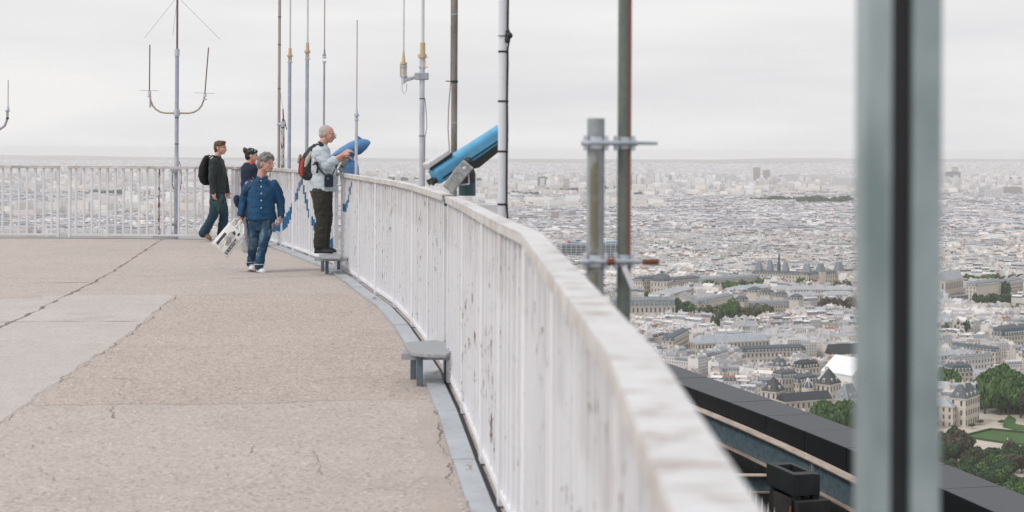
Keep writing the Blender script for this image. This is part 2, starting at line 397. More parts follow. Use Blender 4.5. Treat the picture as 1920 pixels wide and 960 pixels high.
# ================================================================ STEPS (STOOLS)
def stool(top_px, legs, label, h=.25, lw=.042):
    """top outline as seen, at height h; legs: (x, y) of their feet"""
    T = [on(x, y, h) for x, y in top_px]; c = sum(T, Vector()) / len(T); r = empty('step_stool', (c.x, c.y, 0), label, 'step stool', None)
    n = len(T); m_ = MB(); m_.add([p - Vector((0, 0, .024)) for p in T] + T, [tuple(range(n - 1, -1, -1)), tuple(range(n, 2 * n))] + [(i, (i + 1) % n, n + (i + 1) % n, n + i) for i in range(n)])
    m_.build('top', M_stool, r, bevel=.003)
    m_ = MB(); m_.box((c.x, c.y, h - .046), (.42, .24, .042)); m_.build('frame', M_stool, r)
    for x, y in legs:
        p = on(x, y, 0.0); m_ = MB(); m_.box((p.x, p.y, (h - .026) / 2), (lw, lw, h - .028)); m_.build('leg', M_stoolleg, r, bevel=.003)
    return r
stool([(757, 642), (770, 660.5), (800, 664), (836, 665), (847, 658), (849, 645), (817, 637)], [(775, 711), (787, 724), (838, 716)], 'empty grey metal step by the near telescope')
stool([(598, 477), (603, 482), (638, 483), (641, 478), (630, 475)], [(605, 509), (613, 513), (635, 508)], 'grey metal step with the white-haired man standing on it')

# ================================================================ TELESCOPES
def eli(mb, c, ax, radii, n=8, m=12, mi=None):
    """ellipsoid"""
    vs = []; X, Y, Z = ax
    for i in range(n + 1):
        t = math.pi * i / n
        for k in range(m):
            w = 2 * math.pi * k / m
            vs.append(Vector(c) + X * (radii[0] * math.sin(t) * math.cos(w)) + Y * (radii[1] * math.sin(t) * math.sin(w)) + Z * (radii[2] * math.cos(t)))
    fs = [(i * m + k, (i + 1) * m + k, (i + 1) * m + (k + 1) % m, i * m + (k + 1) % m) for i in range(n) for k in range(m)]
    mb.add(vs, fs, mi)
I3 = (Vector((1, 0, 0)), Vector((0, 1, 0)), Vector((0, 0, 1)))
M_scopeblue = simple('sky_blue_enamel', srgb(92, 166, 206), .42, 0, .12, 14)
M_scopewhite = simple('pale_worn_enamel', (.58, .58, .60), .5, 0, .15, 25)
M_teal = simple('dark_teal_cast_iron', (.03, .07, .085), .5, .1, .25, 14)
M_deepblue = simple('deep_blue_plastic', srgb(78, 128, 178), .38, 0, .12, 20)
M_coin = simple('scratched_steel_box', (.34, .345, .345), .36, .6, .4, 22)
def loft(mb, secs, mi=None):
    """secs: list of closed rings with equal counts"""
    n = len(secs[0]); vs = [p for s in secs for p in s]
    fs = [(i * n + k, i * n + (k + 1) % n, (i + 1) * n + (k + 1) % n, (i + 1) * n + k) for i in range(len(secs) - 1) for k in range(n)]
    fs += [tuple(range(n - 1, -1, -1)), tuple(range((len(secs) - 1) * n, len(secs) * n))]; mb.add(vs, fs, mi)
def tele_near():
    Y = 11.05; sc = F / Y
    base = at(876, 358, Y); r = empty('telescope', (base.x, base.y, 1.10), 'light blue coin-operated telescope tilted skyward above the empty step', 'telescope')
    A = at(818, 329, Y + .0); B = at(941, 247, Y + .22); d = (B - A).normalized(); side = d.cross(Vector((0, 0, 1))).normalized(); up = side.cross(d).normalized(); L = (B - A).length
    def sec(t, prof): return [A + d * (L * t) + side * x + up * z for x, z in prof]
    def rr(w, h, cz, k=.32):    # rounded-corner profile
        o = []
        for sx, sz, a0 in ((1, 1, 0), (-1, 1, 90), (-1, -1, 180), (1, -1, 270)):
            for j in range(4):
                a = R(a0 + 30 * j); rad = min(w, h) * k; o.append((sx * (w / 2 - rad) + rad * math.cos(a), cz + sz * (h / 2 - rad) + rad * math.sin(a)))
        return o
    m_ = MB(); loft(m_, [sec(-.04, rr(.105, .112, 0)), sec(0, rr(.118, .130, 0)), sec(.5, rr(.115, .126, 0)), sec(.86, rr(.112, .120, 0)), sec(1.0, rr(.112, .120, 0))]); m_.build('tube', M_scopeblue, r, sm=False, bevel=.003)
    m_ = MB(); loft(m_, [sec(.02, rr(.124, .012, -.030, .1)), sec(.985, rr(.119, .012, -.030, .1))]); m_.build('dark_band', M_black, r)
    m_ = MB(); loft(m_, [sec(.42, rr(.085, .04, -.085, .2)), sec(.50, rr(.09, .065, -.09, .2)), sec(.80, rr(.09, .05, -.082, .2)), sec(.84, rr(.08, .012, -.07, .2)), sec(1.0, rr(.08, .012, -.07, .2))]); m_.build('underside_rail', M_black, r, bevel=.002)
    m_ = MB(); loft(m_, [sec(-.06, rr(.10, .045, .098, .2)), sec(.26, rr(.10, .045, .098, .2))]); m_.build('finder_cover', M_scopewhite, r, bevel=.003)
    m_ = MB(); loft(m_, [sec(-.055, rr(.104, .014, .079, .2)), sec(.28, rr(.104, .02, .079, .2))]); m_.build('cover_seal', M_black, r)
    for sgn in (-1, 1):
        m_ = MB(); p = A - d * .02 + side * .032 * sgn - up * .02; m_.tube([p, p - d * .035, p - d * .05], [.02, .02, .024], 12); q = m_.build('eyepiece', M_black, r)
        m_ = MB(); m_.tube([p - d * .0505, p - d * .0515], .016, 12); m_.build('lens', M_lens, q)
    m_ = MB(); m_.tube([B - d * .004, B + d * .004], .05, 18); m_.build('objective_lens', M_lens, r)
    C = A + d * L * .55 - up * .09; zb = 1.315
    m_ = MB(); top = Vector((base.x, base.y, 0))
    m_.tube([(top.x, top.y, zb), (top.x, top.y, zb + .095)], .062, 20)
    m_.build('pedestal_foot', M_teal, r, bevel=.002)
    m_ = MB(); m_.tube([(top.x, top.y, zb + .095), (top.x, top.y, zb + .165), (top.x, top.y, zb + .205), (top.x, top.y, zb + .24), (top.x + .01, top.y, C.z + .0)], [.061, .060, .045, .027, .024], 20); eli(m_, (top.x + .01, top.y, C.z), I3, (.034, .034, .034))
    m_.build('pedestal', M_black, r, sm=False)
    # coin box: a slab leaning with the user
    c = at(859, 331, Y - .25); u = (at(882, 305, Y - .25) - at(838, 358, Y - .25)).normalized(); v = Vector((0, -1, 0)); w = u.cross(v).normalized()
    m_ = MB(); m_.box(c, (.235, .17, .092), (u, v, w)); cb = m_.build('coin_box', M_coin, r, bevel=.006)
    m_ = MB(); m_.box(c + u * .02 + w * -.050 + v * 0, (.05, .10, .006), (u, v, w)); m_.box(c - u * .03 + v * .088, (.012, .004, .045), (u, v, w)); m_.build('coin_slot_plate', M_galv, cb)
    h0 = c + u * .075 + v * .09; hp = at(878, 312, Y - .32); m_ = MB()
    m_.tube([h0, hp, at(879.5, 345, Y - .32), at(863, 347, Y - .30)], .0055, 8); eli(m_, h0, I3, (.016, .012, .016)); m_.build('handle', M_galvlight, cb)
    m_ = MB(); k0 = Vector((-.43, 11.0, 0)); m_.box((base.x - .11, base.y - .12, 1.27), (.10, .12, .05)); m_.build('mount_bracket', M_teal, r)
    return r
tele_near()
# white bracket shelf beyond the rail that carries the telescope
sp = at(885, 366, 11.1)
g = MB(); g.box((sp.x + .055, 11.12, 1.218), (.42, .34, .07)); g.box((sp.x + .15, 11.0, 1.07), (.05, .05, .22))
o = g.build('telescope_shelf', M_rail, None, bevel=.004); o.data.transform(Matrix.Translation((-sp.x, -11.12, -1.0))); o.location = (sp.x, 11.12, 1.0); tag(o, 'white box shelf outside the railing beneath the near telescope', 'shelf')
def tele_far():
    Y = 21.25; b = at(658, 320, Y); r = empty('telescope', (b.x, b.y, 1.2), 'deep blue fin-shaped telescope in front of the white-haired man', 'telescope')
    A = at(624, 291, Y - .15); B = at(693, 266, Y + .2); d = (B - A).normalized(); side = d.cross(Vector((0, 0, 1))).normalized(); up = side.cross(d).normalized(); L = (B - A).length
    secs = []
    for t, w, hu, hd in ((0, .03, .01, .012), (.10, .07, .035, .04), (.28, .11, .065, .09), (.5, .12, .09, .115), (.68, .12, .095, .12), (.82, .11, .085, .085), (.94, .08, .05, .035), (1.0, .03, .012, .0)):
        secs.append([A + d * L * t + side * (w * math.cos(q)) + up * ((hu if math.sin(q) > 0 else hd) * math.sin(q)) for q in [2 * math.pi * k / 18 for k in range(18)]])
    m_ = MB(); loft(m_, secs); m_.build('housing', M_deepblue, r, sm=True)
    f = A + d * L * .74 + up * .085; m_ = MB(); m_.add([f - d * .05 + side * .012, f + d * .05 + side * .012, f - d * .02 + up * .085, f - d * .05 - side * .012, f + d * .05 - side * .012], [(0, 1, 2), (4, 3, 2), (3, 0, 2), (1, 4, 2), (0, 3, 4, 1)]); m_.build('fin', M_deepblue, r)
    m_ = MB(); p = A + d * .06 - up * .03; m_.tube([p, p - d * .10 - up * .03], .035, 12); m_.build('eyepiece', M_black, r)
    top = A + d * L * .5; m_ = MB(); m_.tube([(b.x, b.y, 1.30), (b.x, b.y, 1.40), (b.x, b.y, 1.46), (b.x, b.y, 1.50), (b.x + .02, b.y, top.z - .06)], [.115, .11, .095, .04, .035], 20); m_.build('pedestal', M_deepblue, r)
    m_ = MB(); m_.tube([(b.x, b.y, 1.18), (b.x, b.y, 1.298)], [.10, .12], 20); m_.build('pedestal_foot', M_black, r)
    c = at(645.5, 306, Y - .35); u = (at(653, 291, Y - .35) - at(638, 321, Y - .35)).normalized(); v = Vector((0, -1, 0)); w = u.cross(v).normalized()
    m_ = MB(); m_.box(c, (.23, .16, .07), (u, v, w)); cb = m_.build('coin_box', M_coin, r, bevel=.008)
    m_ = MB(); m_.box(c - u * .05 + v * .082, (.03, .006, .03), (u, v, w)); m_.build('coin_slot_plate', M_black, cb)
    m_ = MB(); m_.tube([c - u * .11, Vector((c.x - .02, c.y + .12, 1.0)), Vector((c.x - .02, c.y + .12, .9))], .022, 10); m_.build('box_support', M_galv, r)
    return r
tele_far()
# ================================================================ MASTS AND ANTENNAS (outside the railing)
def pole_pts(px0, py0, px1, py1, Y, z0=None):
    """vertical pole at distance Y through (px0,py0); top at height seen at py1"""
    p = at(px0, py0, Y); q = at(px1, py1, Y); return Vector((p.x, Y, 0)), q.z
def tube1(pts, r, seg=12): m_ = MB(); m_.tube(pts, r, seg); return m_
def clamp_part(parent, x, y, z, r, mat=None, w=.02, bolt=.05):
    m_ = MB(); m_.tube([(x, y, z - w / 2), (x, y, z + w / 2)], r, 12); m_.tube([(x - bolt * .6, y - r * .8, z), (x + bolt, y - r * .8, z)], .004, 6); return m_.build('clamp', mat or M_galvlight, parent)
def ring(parent, x, y, z, r, h=.02, mat=None): m_ = MB(); m_.tube([(x, y, z - h / 2), (x, y, z + h / 2)], r, 12); return m_.build('cable_tie', mat or M_black, parent)
ZB = -.14
# forked mast on the far rail -------------------------------------------------
Y = 27.83; b, zt = pole_pts(330.5, 400, 333.5, 96, Y); r = empty('forked_mast', (b.x, Y, ZB), 'grey mast with a U-shaped pair of rod antennas on the far railing', 'antenna mast')
zj = at(333, 210, Y).z; zc = at(334.5, 98, Y).z
tube1([(b.x, Y, ZB), (b.x, Y, 1.5)], .042).build('lower_sleeve', M_galvlight, r); tube1([(b.x, Y, 1.5), (b.x, Y, zc)], .036).build('pole', M_greypaint, r)
tube1([(b.x, Y, zc), (b.x, Y, zc + 2.1)], .019).build('upper_rod', M_brownrod, r); m_ = MB(); m_.tube([(b.x, Y, zc - .07), (b.x, Y, zc + .06)], .045, 12); m_.build('coupler', M_galvlight, r)
m_ = MB()
zt2 = zc + 1.02
for ex, ey in ((271, 71), (413, 74), (324, 66)):
    e = at(ex, ey, Y + (.5 if ex == 324 else 0)); m_.tube([(b.x, Y, zt2), e], .0035, 5)
m_.build('radial_wires', M_galv, r)
m_ = MB(); m_.tube([(b.x, Y, zj - .07), (b.x, Y, zj + .05)], .055, 14); m_.build('arm_hub', M_galvlight, r)
for sx, ux_, tz, lean in ((280, 277, 84, .0), (384, 386, 89, .0)):
    e = at(sx, 200, Y).x; s = 1 if e > b.x else -1; z0 = zj - .02
    pts = [Vector((b.x + s * .04, Y, z0))] + [Vector((e - s * .30, Y, z0 + .0))] + [Vector((e - s * .30 + s * .28 * math.sin(a), Y, z0 + .28 * (1 - math.cos(a)))) for a in [R(q) for q in (20, 40, 60, 80)]] + [Vector((e, Y, z0 + .34))]
    m_ = MB(); m_.tube(pts, .017, 8); arm = m_.build('curved_arm', simple('yellowed_arm', (.42, .36, .28), .5, 0, .2, 20), r, sm=False)
    zb = at(sx, 170 if s < 0 else 175, Y).z; m_ = MB(); m_.tube([(e, Y, z0 + .30), (e, Y, zb)], .030, 10); m_.build('insulator', M_whip, r)
    tp = at(281 if s < 0 else 391, tz, Y); m_ = MB(); m_.tube([(e, Y, zb - .01), (tp.x, Y, tp.z)], .0115, 8); m_.build('rod', M_brownrod, r)
    m_ = MB(); m_.tube([(e - .19, Y, zb + .01), (e + .13 + .05, Y, zb)], .005, 6); m_.tube([(e, Y - .1, zb), (e, Y + .1, zb)], .005, 6); m_.build('ground_spokes', M_galvlight, r)
    clamp_part(r, e, Y, zb - .11, .036)
m_ = MB(); e = at(282, 200, Y).x; zb = at(282, 176, Y).z; m_.tube([(e, Y - .02, zb - .25), (e, Y - .02, zb + .02)], .016, 8); m_.build('stub_tube', M_pinkwhip, r)
for py in (221, 270): ring(r, b.x, Y, at(331, py, Y).z, .039, .015)
for py in (322, 421):
    z = at(331, py, Y).z; m_ = MB(); m_.box((b.x, Y - .07, z), (.17, .05, .045)); m_.tube([(b.x - .10, Y - .09, z), (b.x + .10, Y - .09, z)], .008, 6); m_.build('wall_clamp', M_galv, r)
m_ = MB(); m_.tube([(b.x + .05, Y, zj - .9), (b.x + .085, Y, zj - 1.05), (b.x + .09, Y, zj - 1.3), (b.x + .045, Y, zj - 1.55)], .006, 6)
m_.tube([(b.x - .05, Y - .03, 1.28), (b.x - .07, Y - .04, 1.0), (b.x - .045, Y - .03, .9)], .008, 6); m_.tube([(b.x + .05, Y - .03, 1.25), (b.x + .045, Y - .03, .8), (b.x + .055, Y - .03, .3), (b.x + .04, Y - .03, 0.1)], .009, 6); m_.build('cable', M_black, r)
# hooked whip at the left edge ------------------------------------------------
Y = 27.9; e = at(14, 215, Y); r = empty('hooked_whip', (e.x - .12, Y, ZB), 'small whip antenna on a hooked arm at the left edge', 'antenna')
m_ = MB(); m_.tube([(e.x - .42, Y, ZB), (e.x - .42, Y, at(0, 260, Y).z), (e.x - .34, Y, at(0, 246, Y).z + .0), (e.x - .15, Y, at(0, 243, Y).z), (e.x - .05, Y, at(10, 236, Y).z), (e.x, Y, at(12, 222, Y).z), (e.x, Y, at(12, 206, Y).z)], .022, 8); m_.build('curved_arm', M_galv, r)
m_ = MB(); m_.tube([(e.x + .01, Y, at(14, 208, Y).z), (e.x + .01, Y, at(14, 197, Y).z)], [.035, .012], 8); m_.build('whip_base', M_galvlight, r)
m_ = MB(); m_.tube([(e.x + .01, Y, at(14, 200, Y).z), (e.x + .01, Y, at(14, 150, Y).z)], .010, 6); m_.build('whip', M_pinkwhip, r)
ring(r, e.x, Y, at(12, 222, Y).z, .027, .03); clamp_part(r, e.x, Y, at(12, 208, Y).z, .04, M_galv)
# thin masts in a row -----------------------------------------------------------
def whip_mast(px, py, Y, r_, ztop_px, cone, whip_r, whip_top, label, mat, whipmat, conemat, name='whip_mast', side=True, rpost=None):
    p = at(px, py, Y); r = empty(name, (p.x, Y, ZB), label, 'antenna mast', None)
    zt = at(px, ztop_px, Y).z; tube1([(p.x, Y, ZB), (p.x, Y, zt)], r_).build('pole', mat, r)
    zc0, zc1 = at(px, cone[0], Y).z, at(px, cone[1], Y).z
    m_ = MB(); m_.tube([(p.x + r_ * .15, Y, zc0), (p.x + r_ * .15, Y, zc1)], [r_ * 1.05, whip_r * 1.5], 12)
    m_.tube([(p.x, Y, zc0 - .02), (p.x, Y, zc0 + .01)], r_ * 1.7, 12); cn = m_.build('whip_base', conemat, r)
    if side:
        m_ = MB(); zs0 = zc0 - (zc1 - zc0) * 1.05; m_.box((p.x + r_ * .75, Y - r_ * .3, (zc0 + zs0) / 2), (r_ * .9, r_ * 1.2, zc0 - zs0)); m_.build('side_bracket', conemat, cn)
        for z in (zc0 - (zc0 - zs0) * .15, zs0 + (zc0 - zs0) * .12): clamp_part(r, p.x, Y, z, r_ * 1.15, M_galvlight, .02, r_ * 2.2)
    m_ = MB(); zw = whip_top if whip_top < 50 else at(px, whip_top, Y).z
    m_.tube([(p.x + r_ * .15, Y, zc1 - .02), (p.x + r_ * .15, Y, zw)], [whip_r, whip_r * .85], 10); m_.build('whip', whipmat, r)
    return r
G2 = None
Y = 27.0; p = at(523, 250, Y); r = empty('thin_mast', (p.x, Y, ZB), 'thin dusty pink mast, leftmost of the row behind the grey-haired woman', 'mast')
tube1([(p.x, Y, ZB), (p.x, Y, 5.2)], .026, 10).build('pole', M_pinktube, r)
for py in (32, 84, 166): ring(r, p.x, Y, at(523, py, Y).z, .030, .02, M_brownrod)
m_ = MB(); m_.tube([(p.x + .02, Y, at(524, 170, Y).z), (p.x + .04, Y, at(526, 190, Y).z), (p.x + .075, Y, at(531, 203, Y).z)], .004, 5); m_.build('wire', M_galv, r)
Y = 26.9; p = at(530, 280, Y); r = empty('rusty_stub_post', (p.x, Y, ZB), 'short white post with rust and a rusty spike, beside the thin pink mast', 'post')
tube1([(p.x, Y, ZB), (p.x, Y, at(530, 241, Y).z)], .033).build('pole', M_rustpost, r)
m_ = MB(); m_.tube([(p.x, Y, at(530, 241, Y).z), (p.x, Y, at(530, 236, Y).z)], .03, 10); m_.build('rusty_collar', M_rust, r)
m_ = MB(); m_.tube([(p.x, Y, at(530, 238, Y).z), (p.x, Y, at(530, 228, Y).z)], .042, 12); m_.tube([(p.x - .10, Y - .02, at(530, 233, Y).z), (p.x + .04, Y - .02, at(530, 233, Y).z)], .022, 10); m_.build('clamp', M_galvlight, r)
m_ = MB(); m_.tube([(p.x, Y, at(530, 228, Y).z), (p.x + .01, Y, at(530, 220, Y).z), (p.x, Y, at(530, 204, Y).z)], [.018, .012, .010], 8); m_.tube([(p.x, Y, at(530, 222, Y).z), (p.x + .035, Y, at(530, 226, Y).z), (p.x + .05, Y, at(530, 235, Y).z), (p.x + .07, Y, at(530, 243, Y).z)], .009, 6); m_.build('rusty_spike', M_rust, r)
m_ = MB(); m_.box((p.x, Y, 1.345 - 1.48), (.16, .12, .012)); m_.build('foot_plate', M_galv, r)
whip_mast(542.5, 250, 26.0, .030, 105, (104, 90), .017, 5.3, 'grey mast with beige whip base, second from left in the row', M_greypaint, M_whip, M_beigeplastic)
whip_mast(575.5, 200, 24.6, .029, 96, (96, 80), .016, 5.3, 'grey mast with the higher beige whip base, behind the red backpack', M_greypaint, M_whip, M_beigeplastic)
r = whip_mast(607.5, 200, 23.3, .016, 118, (103, 93), .009, 5.3, 'slim dark-speckled mast above the head of the white-haired man', M_galv, M_pinktube, M_galv, side=False)
for py in (108, 116): clamp_part(r, at(607.5, 200, 23.3).x, 23.3, at(607, py, 23.3).z, .03, M_galvlight, .025, .04)
whip_mast(668, 280, 19.9, .020, 216, (215, 204), .0085, 39.0 if False else 1.65 + (281 - 39) * 19.9 / 2850, 'short grey mast with pinkish whip in front of the deep blue telescope', M_galvlight, M_pinkwhip, M_galvlight)
# twin antenna mast ------------------------------------------------------------
Y = 13.6; p = at(791, 250, Y); r = whip_mast(791, 250, Y, .024, 104, (104, 80), .0155, 3.9, 'mast carrying two beige-based whips on a side bracket', M_galvlight, M_whip, M_beigeplastic, name='twin_whip_mast')
zb = at(791, 143, Y).z; m_ = MB(); m_.box((p.x - .005, Y, zb), (.125, .07, .062)); m_.build('bracket_block', M_galv, r, bevel=.006)
e = at(756.5, 140, Y); m_ = MB(); m_.tube([(p.x - .05, Y, zb), (e.x + .01, Y, zb - .035)], .020, 6); m_.build('side_arm', M_galvlight, r)
m_ = MB(); m_.tube([(e.x, Y, at(756, 157, Y).z), (e.x, Y, at(756, 120, Y).z)], .019, 12); m_.build('side_pole', M_galvlight, r)
m_ = MB(); m_.tube([(e.x, Y, at(756, 120, Y).z), (e.x, Y, at(756, 96, Y).z)], [.020, .008], 12); m_.tube([(e.x, Y, at(756, 121, Y).z), (e.x, Y, at(756, 117, Y).z)], .032, 12); cn = m_.build('whip_base', M_beigeplastic, r)
m_ = MB()
for s in (-1, 1): m_.tube([(e.x + s * .026, Y - .01, at(756, 145, Y).z), (e.x + s * .026, Y - .01, at(756, 119, Y).z)], .006, 6)
m_.build('bracket_rods', M_beigeplastic, cn)
for py in (125, 143): clamp_part(r, e.x, Y, at(756, py, Y).z, .026, None, .015, .04)
m_ = MB(); m_.tube([(e.x, Y, at(756, 96, Y).z), (e.x, Y, 3.9)], [.0085, .007], 8); m_.build('whip', M_whip, r)
m_ = MB(); z0 = at(756, 157, Y).z; m_.tube([(e.x - .012, Y, z0), (e.x - .012, Y, z0 - .06), (e.x + .008, Y, z0 - .09), (e.x + .028, Y, z0 - .06), (e.x + .03, Y, z0)], .0035, 6)
m_.tube([(p.x + .026, Y, at(791, 185, Y).z), (p.x + .04, Y, at(791, 215, Y).z), (p.x + .044, Y, at(791, 238, Y).z), (p.x + .028, Y, at(791, 258, Y).z), (p.x + .026, Y, 1.2)], .0045, 6); m_.build('cable', M_pinkwhip, r)
for py in (185, 255): ring(r, p.x, Y, at(791, py, Y).z, .026, .008)
# weathered brown mast ----------------------------------------------------------
Y = 12.4; p = at(852, 150, Y); t = NT('lichen_brown_steel'); f1 = t.noise(9, 5, stretch=(1, 1, .35)); f2 = t.noise(40, 4)
c = t.mix(t.ramp(f1, .3, .7), (.135, .12, .10), (.26, .245, .215)); c = t.mix(t.ramp(f2, .55, .75, cb=(.5, .5, .5, 1)), c, (.36, .35, .33)); t.color(c); t.b.inputs['Roughness'].default_value = .7; M_lichen = t.m
r = empty('brown_mast', (p.x, Y, ZB), 'mottled brown steel mast rising behind the light blue telescope', 'mast')
tube1([(p.x, Y, ZB), (p.x, Y, 3.9)], .026).build('pole', M_lichen, r)
m_ = MB(); m_.tube([(p.x - .028, Y, 3.9), (p.x - .029, Y, 2.6), (p.x - .030, Y, at(848, 152, Y).z), (p.x - .046, Y, at(840, 200, Y).z), (p.x - .05, Y, at(840, 240, Y).z), (p.x - .036, Y, at(844, 290, Y).z), (p.x - .03, Y, 1.2)], .005, 6); m_.build('cable', M_pinktube, r)
m_ = MB(); m_.tube([(p.x, Y, at(850, 155, Y).z), (p.x, Y, at(850, 151, Y).z)], .030, 12); m_.tube([(p.x - .07, Y, at(850, 152, Y).z), (p.x, Y, at(850, 153, Y).z)], .004, 6); m_.build('cable_tie', M_black, r)
for py in (27, 230): ring(r, p.x, Y, at(850, py, Y).z, .0275, .012, M_galv)
# white mast with cable ----------------------------------------------------------
Y = 9.1; p = at(942, 200, Y); r = empty('white_mast', (p.x, Y, ZB), 'smooth white mast with a black cable strapped down its side', 'mast')
tube1([(p.x, Y, ZB), (p.x, Y, 3.2)], .0255, 20).build('pole', simple('white_tube_paint', (.66, .67, .71), .4, 0, .06, 6), r)
m_ = MB(); x = p.x; Z = lambda y: at(942, y, Y).z
m_.tube([(x + .036, Y - .005, 3.2), (x + .031, Y - .01, Z(20)), (x + .030, Y - .01, Z(50)), (x + .034, Y - .01, Z(62)), (x + .038, Y - .01, Z(76)), (x + .030, Y - .01, Z(92)), (x + .031, Y - .01, Z(120)), (x + .028, Y - .01, Z(186)), (x + .031, Y - .01, Z(240)), (x + .029, Y - .01, Z(300)), (x + .029, Y - .01, Z(385)), (x + .034, Y - .01, Z(405)), (x + .034, Y, .3)], .006, 8); m_.build('cable', M_black, r)
m_ = MB(); eli(m_, (x + .036, Y - .015, Z(67)), I3, (.024, .02, .022)); eli(m_, (x + .028, Y - .015, Z(75)), I3, (.018, .016, .022)); eli(m_, (x + .03, Y - .015, Z(59)), I3, (.013, .013, .012)); m_.tube([(x - .03, Y - .027, Z(68)), (x + .06, Y - .027, Z(67))], .0028, 6); m_.build('tape_lump', M_black, r)
for py in (97, 190, 284, 383):
    m_ = MB(); m_.tube([(x, Y, Z(py) - .006), (x, Y, Z(py) + .006)], .0275, 16); eli(m_, (x + .027, Y - .012, Z(py)), I3, (.010, .010, .010)); m_.build('cable_strap', M_black, r)
# clamped galvanised post + green pole -------------------------------------------
t = NT('galvanised_with_lichen'); f1 = t.noise(5, 5, stretch=(1, 1, .3)); sx = t.n('ShaderNodeSeparateXYZ'); t.l(t.pos.outputs['Normal'], sx.inputs[0]); fr = t.ramp(t.math('ADD', t.math('MULTIPLY', sx.outputs[1], -1), t.math('MULTIPLY', sx.outputs[0], -.2)), .80, .93)
c = t.mix(t.ramp(t.noise(14, 4), .3, .7), (.28, .31, .33), (.40, .43, .45))
mk = t.math('MULTIPLY', fr, t.math('MULTIPLY', t.ramp(f1, .30, .48), t.ramp(t.noise(22, 5, rough=.7), .30, .52))); c = t.mix(t.math('MULTIPLY', mk, .95), c, (.17, .155, .10)); t.color(c); t.b.inputs['Roughness'].default_value = .6; t.b.inputs['Metallic'].default_value = .2; M_galvlichen = t.m
Y = 4.7; p = at(1116.5, 400, Y); q = at(1170.5, 300, Y + .02); r = empty('clamped_post', (p.x, Y, ZB), 'stout galvanised post with square-cut top, clamped to the green mast', 'post')
tube1([(p.x, Y, ZB), (p.x, Y, at(1116, 222, Y).z)], .0272, 24).build('pole', M_galvlichen, r)
def coupler(parent, x, y, z, rr):
    m_ = MB()
    for s in (-1, 1):
        m_.box((x + s * (rr + .004), y, z), (.012, .055, .046)); m_.tube([(x + s * (rr + .016), y - .012, z), (x + s * (rr + .004), y - .012, z)], .010, 6)
    m_.tube([(x - rr - .02, y - rr - .004, z), (x + rr + .02, y - rr - .004, z)], .007, 8); m_.tube([(x, y, z - .018), (x, y, z + .018)], rr + .0035, 20)
    return m_.build('clamp', M_galvlight, parent, bevel=.001)
t = NT('green_primer_steel'); c = t.mix(t.ramp(t.noise(30, 4), .3, .7), (.105, .125, .115), (.145, .165, .15)); sx = t.n('ShaderNodeSeparateXYZ'); t.l(t.pos.outputs['Normal'], sx.inputs[0])
sz = t.n('ShaderNodeSeparateXYZ'); t.l(t.pos.outputs['Position'], sz.inputs[0]); edge = t.math('MULTIPLY', t.math('MULTIPLY', t.ramp(sx.outputs[0], .34, .46), t.math('GREATER_THAN', sz.outputs[2], 1.32)), t.ramp(t.math('ADD', t.noise(2.0, 3, stretch=(1, 1, .5)), 0), .30, .36)); c = t.mix(edge, c, (.24, .075, .05)); t.color(c); t.b.inputs['Roughness'].default_value = .5; M_greenpole = t.m
Yq = Y + .02
r2 = empty('green_mast', (q.x, Yq, ZB), 'green-grey steel mast with a rust-red side, right of the clamped post', 'mast')
tube1([(q.x, Yq, ZB), (q.x, Yq, 2.6)], .0215, 24).build('pole', M_greenpole, r2)
for py, rust in ((268, 0), (489, 1)):
    z = at(1116, py, Y).z; coupler(r, p.x, Y, z, .0275); coupler(r2, q.x, Yq, z, .022)
    m_ = MB(); m_.tube([(p.x - .02, Y - .034, z), (at(1233, py, Y - .034).x - (.045 if rust else 0), Y - .034, z)], .0055, 8); m_.build('threaded_rod', M_galv, r)
    if rust:
        m_ = MB(); m_.tube([(p.x + .035, Y - .036, z), (p.x + .057, Y - .036, z)], .0115, 8); m_.build('rusty_nut', M_rust, r); m_ = MB(); m_.tube([(at(1203, py, Y).x, Y - .034, z), (at(1234, py, Y).x, Y - .034, z)], .0095, 8); m_.build('rusty_tip', M_rust, r)
m_ = MB(); a = at(1170, 500, Y - .05); b_ = at(1187, 540, Y - .05); d = (b_ - a).normalized(); m_.box((a + b_) / 2, (.07, .016, .008), (d, d.cross(Vector((0, 1, 0))).normalized(), Vector((0, 1, 0)))); m_.build('strap_end', M_whip, r2)
# near blurred channel post ----------------------------------------------------
Y = 1.66; xl = at(1623, 300, Y).x; xr = at(1766, 300, Y).x; xc = (xl + xr) / 2; w = xr - xl
t = NT('blue_grey_channel_zinc'); c = t.mix(t.ramp(t.noise(9, 3, stretch=(1, 1, .5)), .35, .65), (.21, .265, .27), (.38, .44, .455)); t.color(c); t.b.inputs['Roughness'].default_value = .45; t.b.inputs['Metallic'].default_value = .25; M_channel = t.m
m_ = MB(); r = empty('channel_post', (xc, Y, ZB), 'blurred grey slotted channel post nearest the camera at right', 'post')
gx0 = at(1672, 300, Y).x; gx1 = at(1712, 300, Y).x; zt = 1.95
def vb(x0, x1, y0, y1): m_.box(((x0 + x1) / 2, (y0 + y1) / 2, (ZB + zt) / 2), (x1 - x0, y1 - y0, zt - ZB))
vb(xl, gx0, Y, Y + .004); vb(gx1, xr, Y, Y + .004); vb(gx0 - .003, gx0 - .0005, Y + .0045, Y + .02); vb(gx1 + .0005, gx1 + .003, Y + .0045, Y + .02); vb(xl, xl + .004, Y + .0045, Y + .05); vb(xr - .004, xr, Y + .0045, Y + .05); vb(xl + .0045, xr - .0045, Y + .046, Y + .05)
m_.build('channel', M_channel, r)
m_ = MB(); vb(gx0, gx1, Y + .012, Y + .02); m_.build('groove_shade', M_black, r)  # black strip stands in for the shade inside the open groove
